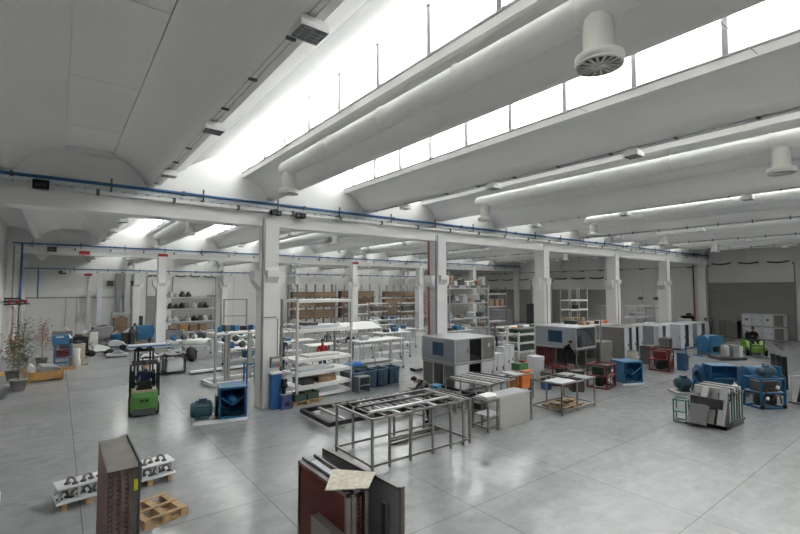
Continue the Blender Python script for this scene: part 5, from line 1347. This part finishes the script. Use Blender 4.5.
# ================================================================ MIDDLE: tables and profiles
work_table((12.75, 18.6, 0), 3, 2.8, 1.1, 1.5, 'high white-topped table right of the white rack', white, lgrey, True, nl=4)
work_table((10.6, 20.3, 0), 3, 1.6, .9, 1.25, 'white-topped table behind the blue bins', white, lgrey)
work_table((15.6, 21.2, 0), 3, 2.2, 1.0, 1.5, 'high white-topped table with many legs left of the second column', white, lgrey, True, nl=4)
work_table((15.2, 24.4, 0), 3, 3.2, 1.1, 1.5, 'white tilted drawing-like table farther back in the middle', white, lgrey, True, tilt=.35)
work_table((18.5, 24.3, 0), 3, 2.4, 1.0, 1.3, 'white-topped table with blue parts left of the red pipe', white, lgrey)
work_table((17.6, 18.3, 0), 3, 2.2, .9, 1.2, 'pale table just behind the upper grey box', white, lgrey)
carton((12.4, 18.6, .36), (2.2, .8, .12), 'grey sheet load on the lower shelf of the high white-topped table', panelg, 3)
t = T('blue_cover_box', 'dark box with a bright blue cover on the blue bins side table', 'box', (11.0, 17.9, 0), 5)
MB().box(-.55, .55, -.35, .35, 0, .45).build('box', dgreen, t, bevel=.02); MB().ell((0, -.05, .5), (.5, .3, .16), M('bright_blue', (.03, .20, .60), .5), 14, 6).build('cover', M('bright_blue', (.03, .20, .60), .5), t)
carton((14.2, 17.1, 0), (.7, .4, .14), 'flat dark base on the floor left of the upper grey box', dgrey)
for i, (x, y, z, m, s) in enumerate(((12.0, 18.6, 1.5, panelw, .3), (15.2, 21.2, 1.5, dgrey, .25), (15.9, 21.3, 1.5, blue, .3), (18.1, 24.3, 1.3, blue, .4), (18.9, 24.3, 1.3, lblue, .35), (17.3, 18.3, 1.2, dgrey, .22), (17.9, 18.3, 1.2, red, .18))):
    carton((x, y, z), (s * 1.3, s, s * .7), ('white case on the high white-topped table', 'dark case on the many-legged table', 'blue case on the many-legged table', 'large blue part on the table left of the red pipe', 'light blue part on the table left of the red pipe', 'dark case on the pale table behind the upper grey box', 'small red case on the pale table behind the upper grey box')[i], m, 12 * i)
person((13.2, 21.8, 0), -40, 'lean', (navy, navy), 'worker in dark blue leaning over the middle tables')
person((12.6, 23.4, 0), 10, 'stand', (dgrey, navy), 'worker in dark clothes standing behind the leaning one in the middle', scale=.96)
person((9.0, 21.5, 0), -10, 'lean', (navy, navy), 'worker in dark blue seen through the white rack')
for i, (x, y, w, h) in enumerate(((19.2, 28.3, 3.0, 1.3), (22.4, 31.5, 3.2, 1.4), (21.0, 21.3, 2.2, 1.3), (16.4, 29.2, 2.6, 1.3))):
    nm = ('first', 'second', 'third', 'fourth')[i]
    work_table((x, y, 0), 3, w, 1.0, h, f"{('white', 'tall white', 'short white', 'long white')[i]} bench among the back tables before the brown board racks", white, lgrey, True, nl=4)
    for k in range(3):
        carton((x - w * .3 + k * w * .3, y, h), (.5, .4, .18 + .1 * (k % 2)), f"{('blue', 'white', 'dark')[(k + i) % 3]} case on the {('white', 'tall white', 'short white', 'long white')[i]} bench before the brown board racks", (lblue, panelw, dgrey)[(k + i) % 3], 9 * k)
# tables seen through the rack
for i, (x, y, h) in enumerate(((9.6, 20.4, 1.3), (10.3, 23.4, 1.5), (11.3, 26.6, 1.3), (12.5, 29.5, 1.4))):
    work_table((x + .2, y + 1.9, 0), 3, 2.6, .9, h, f"long white table seen through the white rack, {('nearest', 'second nearest', 'third nearest', 'farthest')[i]}", white, lgrey, True, nl=3)
    carton((x - .3, y + 1.9, h), (.9, .5, .16), f"{('blue', 'red', 'dark', 'pale')[i]} part on the {('nearest', 'second nearest', 'third nearest', 'farthest')[i]} table seen through the white rack", (lblue, dred, dgrey, panelw)[i], 8)
# brown board racks at the far wall
for i, (x0, n) in enumerate(((19.3, 5), (25.0, 4), (31.0, 6))):
    w = (5.2, 4.6, 6.4)[i]; xc = x0 + w / 2
    t = T('cantilever_rack', f"grey cantilever rack with brown boards at the far wall, {('left', 'middle', 'right')[i]} one", 'rack', (xc, 44.2, 0))
    p = MB()
    for k in range(n + 1): MB().box(-w / 2 + k * w / n - .06, -w / 2 + k * w / n + .06, .3, .5, 0, 4.5).build('post', galv if i else mgrey, t)
    a = MB()
    for z in (.9, 2.1, 3.1):
        for k in range(n + 1): a.box(-w / 2 + k * w / n - .04, -w / 2 + k * w / n + .04, -.8, .3, z - .08, z)
    a.build('arm', mgrey, t)
    tp = MB().box(-w / 2, w / 2, .36, .44, 3.9, 4.0); tp.build('top_rail', galv, t)
    for lv, z in enumerate((.9, 2.1, 3.1)):
        hh = (.9, .72, .62)[lv] if i != 1 else (1.0, .92, .7)[lv]
        for k in range(2):
            o = MB()
            for q in range(4): o.box(-w * .24, w * .24, -.45, .27, q * hh / 4, (q + .93) * hh / 4)
            o = o.build('board_stack', (board, card)[(k + lv) % 2]); o.location = (xc - w * .24 + k * w * .48, 44.0, z)
            tag(o, f"brown board stack on the {('low', 'middle', 'high')[lv]} arms of the {('left', 'middle', 'right')[i]} far rack, {'left' if k == 0 else 'right'} half", 'board stack')
# frames in the distance with small panels
for i, x in enumerate((26.5, 29.6, 22.5)):
    rack((x, 38.6 - i * 1.2, 0), 0, 2.4, .8, 2.6, [.9, 1.7, 2.55], f"small grey frame rack with white panels in the distance, {('middle', 'right', 'left')[i]} one", white, mgrey, True, .08, False)
    carton((x, 38.6 - i * 1.2, 1.705), (1.6, .5, .5), f"dark parts on the small frame rack, {('middle', 'right', 'left')[i]} one", dgrey, 5)
# pallet rack behind second column
t = rack((25.6, 25.0, 0), 0, 4.4, 1.1, 4.3, [1.0, 1.75, 2.95, 4.1], 'tall grey rack loaded with white and dark parts right of the second column', lgrey, galv, True, .09, False)
rd = random.Random(11)
N = ['white wrapped bundle', 'grey folded sheet', 'dark machine part', 'brown board', 'pale box']
for lv, z in enumerate((1.005, 1.755, 2.955, 4.105)):
    for k in range((5, 4, 6, 7)[lv]):
        m = (panelw, lgrey, dgrey, card, offw)[(k * 2 + lv) % 5]; s = .35 + .25 * rd.random()
        t = T('stored_part', f"{N[(k * 2 + lv) % 5]} on the {('lowest', 'second', 'third', 'top')[lv]} shelf of the tall loaded rack, {ORD[k]} from the left", 'stored part', (23.85 + k * 3.5 / (4, 3, 5, 6)[lv], 24.9 + .1 * (k % 2), z), rd.uniform(-25, 25))
        hgt = (.3, .5, .6, .8)[lv] * (.6 + .6 * rd.random())
        MB().prism([(-s * .5, -.3, 0), (s * .5, -.3, 0), (s * (.1 + .3 * rd.random()), -.3, hgt), (-s * .35, -.3, hgt * .8)], (0, .6, 0)).build('body', m, t)
        MB().box(-s * .52, s * .52, -.31, -.25, 0, hgt * .25).build('band', (mgrey, dgrey, galv)[k % 3], t)
rack((30.6, 26.5, 0), 0, 2.6, 1.0, 4.2, [1.2, 2.5, 3.6], 'narrow brown-grey rack right of the tall loaded rack', galv, mgrey, True, .07, True)
for k in range(3): carton((30.0 + .7 * k, 26.4, 2.505), (.5, .6, .6), f'pale brown carton on the narrow rack, {ORD[k]} from the left', card, 5 * k)
# long white benches and green racks in mid right
work_table((30.5, 23.3, 0), 0, 6.5, 1.1, 1.0, 'long white bench behind the tall loaded rack foot', white, lgrey, True, nl=5)
work_table((26.5, 20.4, 0), 0, 5.5, 1.1, 1.05, 'long white bench in front of the tall loaded rack', white, lgrey, True, nl=5)
for k in range(7): carton((24.4 + .7 * k, 20.4, 1.05), (.32, .4, .25 + .1 * (k % 2)), f'small {("dark", "pale", "orange", "grey", "white", "dark green", "brown")[k]} box on the long white bench before the tall rack', (dgrey, offw, orange, mgrey, white, dgreen, card)[k], 10 * k)
for k in range(2):
    rack((22.0 + k * 2.5, 16.6, 0), 0, 2.35, .9, 1.55, [.45, .95, 1.45], f"low white rack with dark green trays, {'left' if k == 0 else 'right'} one", white, white, True, .08, False)
    for lv, z in enumerate((.455, .955, 1.455)): carton((22.0 + 2.5 * k, 16.6, z), (2.0, .75, .24), f"dark green tray on the {('low', 'middle', 'top')[lv]} shelf of the {'left' if k == 0 else 'right'} green-tray rack", dgreen)
person((22.6, 19.4, 0), -25, 'stand', (greyc, navy), 'worker in grey standing beyond the green tray racks')
person((26.0, 18.9, 0), -50, 'lean', (greyc, greyc), 'worker in light grey leaning over the white bench before the third column')
# fan square on the right of column 3
t = T('fan_crate', 'dark crate with a large round fan near the wide roller door', 'fan', (34.5, 24.6, 0), 0)
MB().box(-1.1, 1.1, -.4, .4, 0, 2.7).build('crate', M('crate_dark', (.05, .055, .06), .6), t); MB().lathe([(0, -.42), (.3, -.44), (.32, -.42), (.8, -.43), (.86, -.5), (.92, -.42)], (.1, 0, 1.6), 24, None, 'y').build('fan_ring', dgrey, t)
carton((34.5, 28.8, 0), (2.2, .9, 2.0), 'dark grey crate against the roller door left of the third column', mgrey)
# scaffold racks near fourth column
rack((31.0, 18.9, 0), 0, 2.3, .9, 4.1, [1.5, 2.5, 3.2], 'tall thin white scaffold rack left of the fourth column', white, galv, True, .06, False, mid=0)
for k in range(3): carton((30.3 + .7 * k, 18.9, 1.505), (.55, .6, .35), f'brown carton on the low shelf of the thin scaffold rack, {ORD[k]} from the left', card, 5 * k)
carton((31.0, 18.9, 2.505), (.5, .5, .3), 'dark case on the middle shelf of the thin scaffold rack', dgrey)
work_table((27.5, 15.4, 0), 0, 3.4, 1.0, 1.75, 'long table with pinkish parts behind the second box stack', offw, lgrey, True, nl=3)
for k in range(6): carton((26.1 + .52 * k, 15.4, 1.75), (.3, .4, .2), f'{("pink", "brown", "white", "rusty", "pale", "orange")[k]} part on the long table behind the second box stack', (M('pinkish', (.5, .28, .22), .6), card, white, rust, offw, orange)[k], 14 * k)
t = T('machine_cabinet', 'pale cabinet with a blue screen near the fourth column', 'cabinet', (36.8, 19.5, 0), 0)
MB().box(-.7, .7, -.4, .4, 0, 2.6).build('body', panelg, t); MB().box(-.2, .35, -.42, -.4, 1.7, 2.35).build('screen', screen, t)
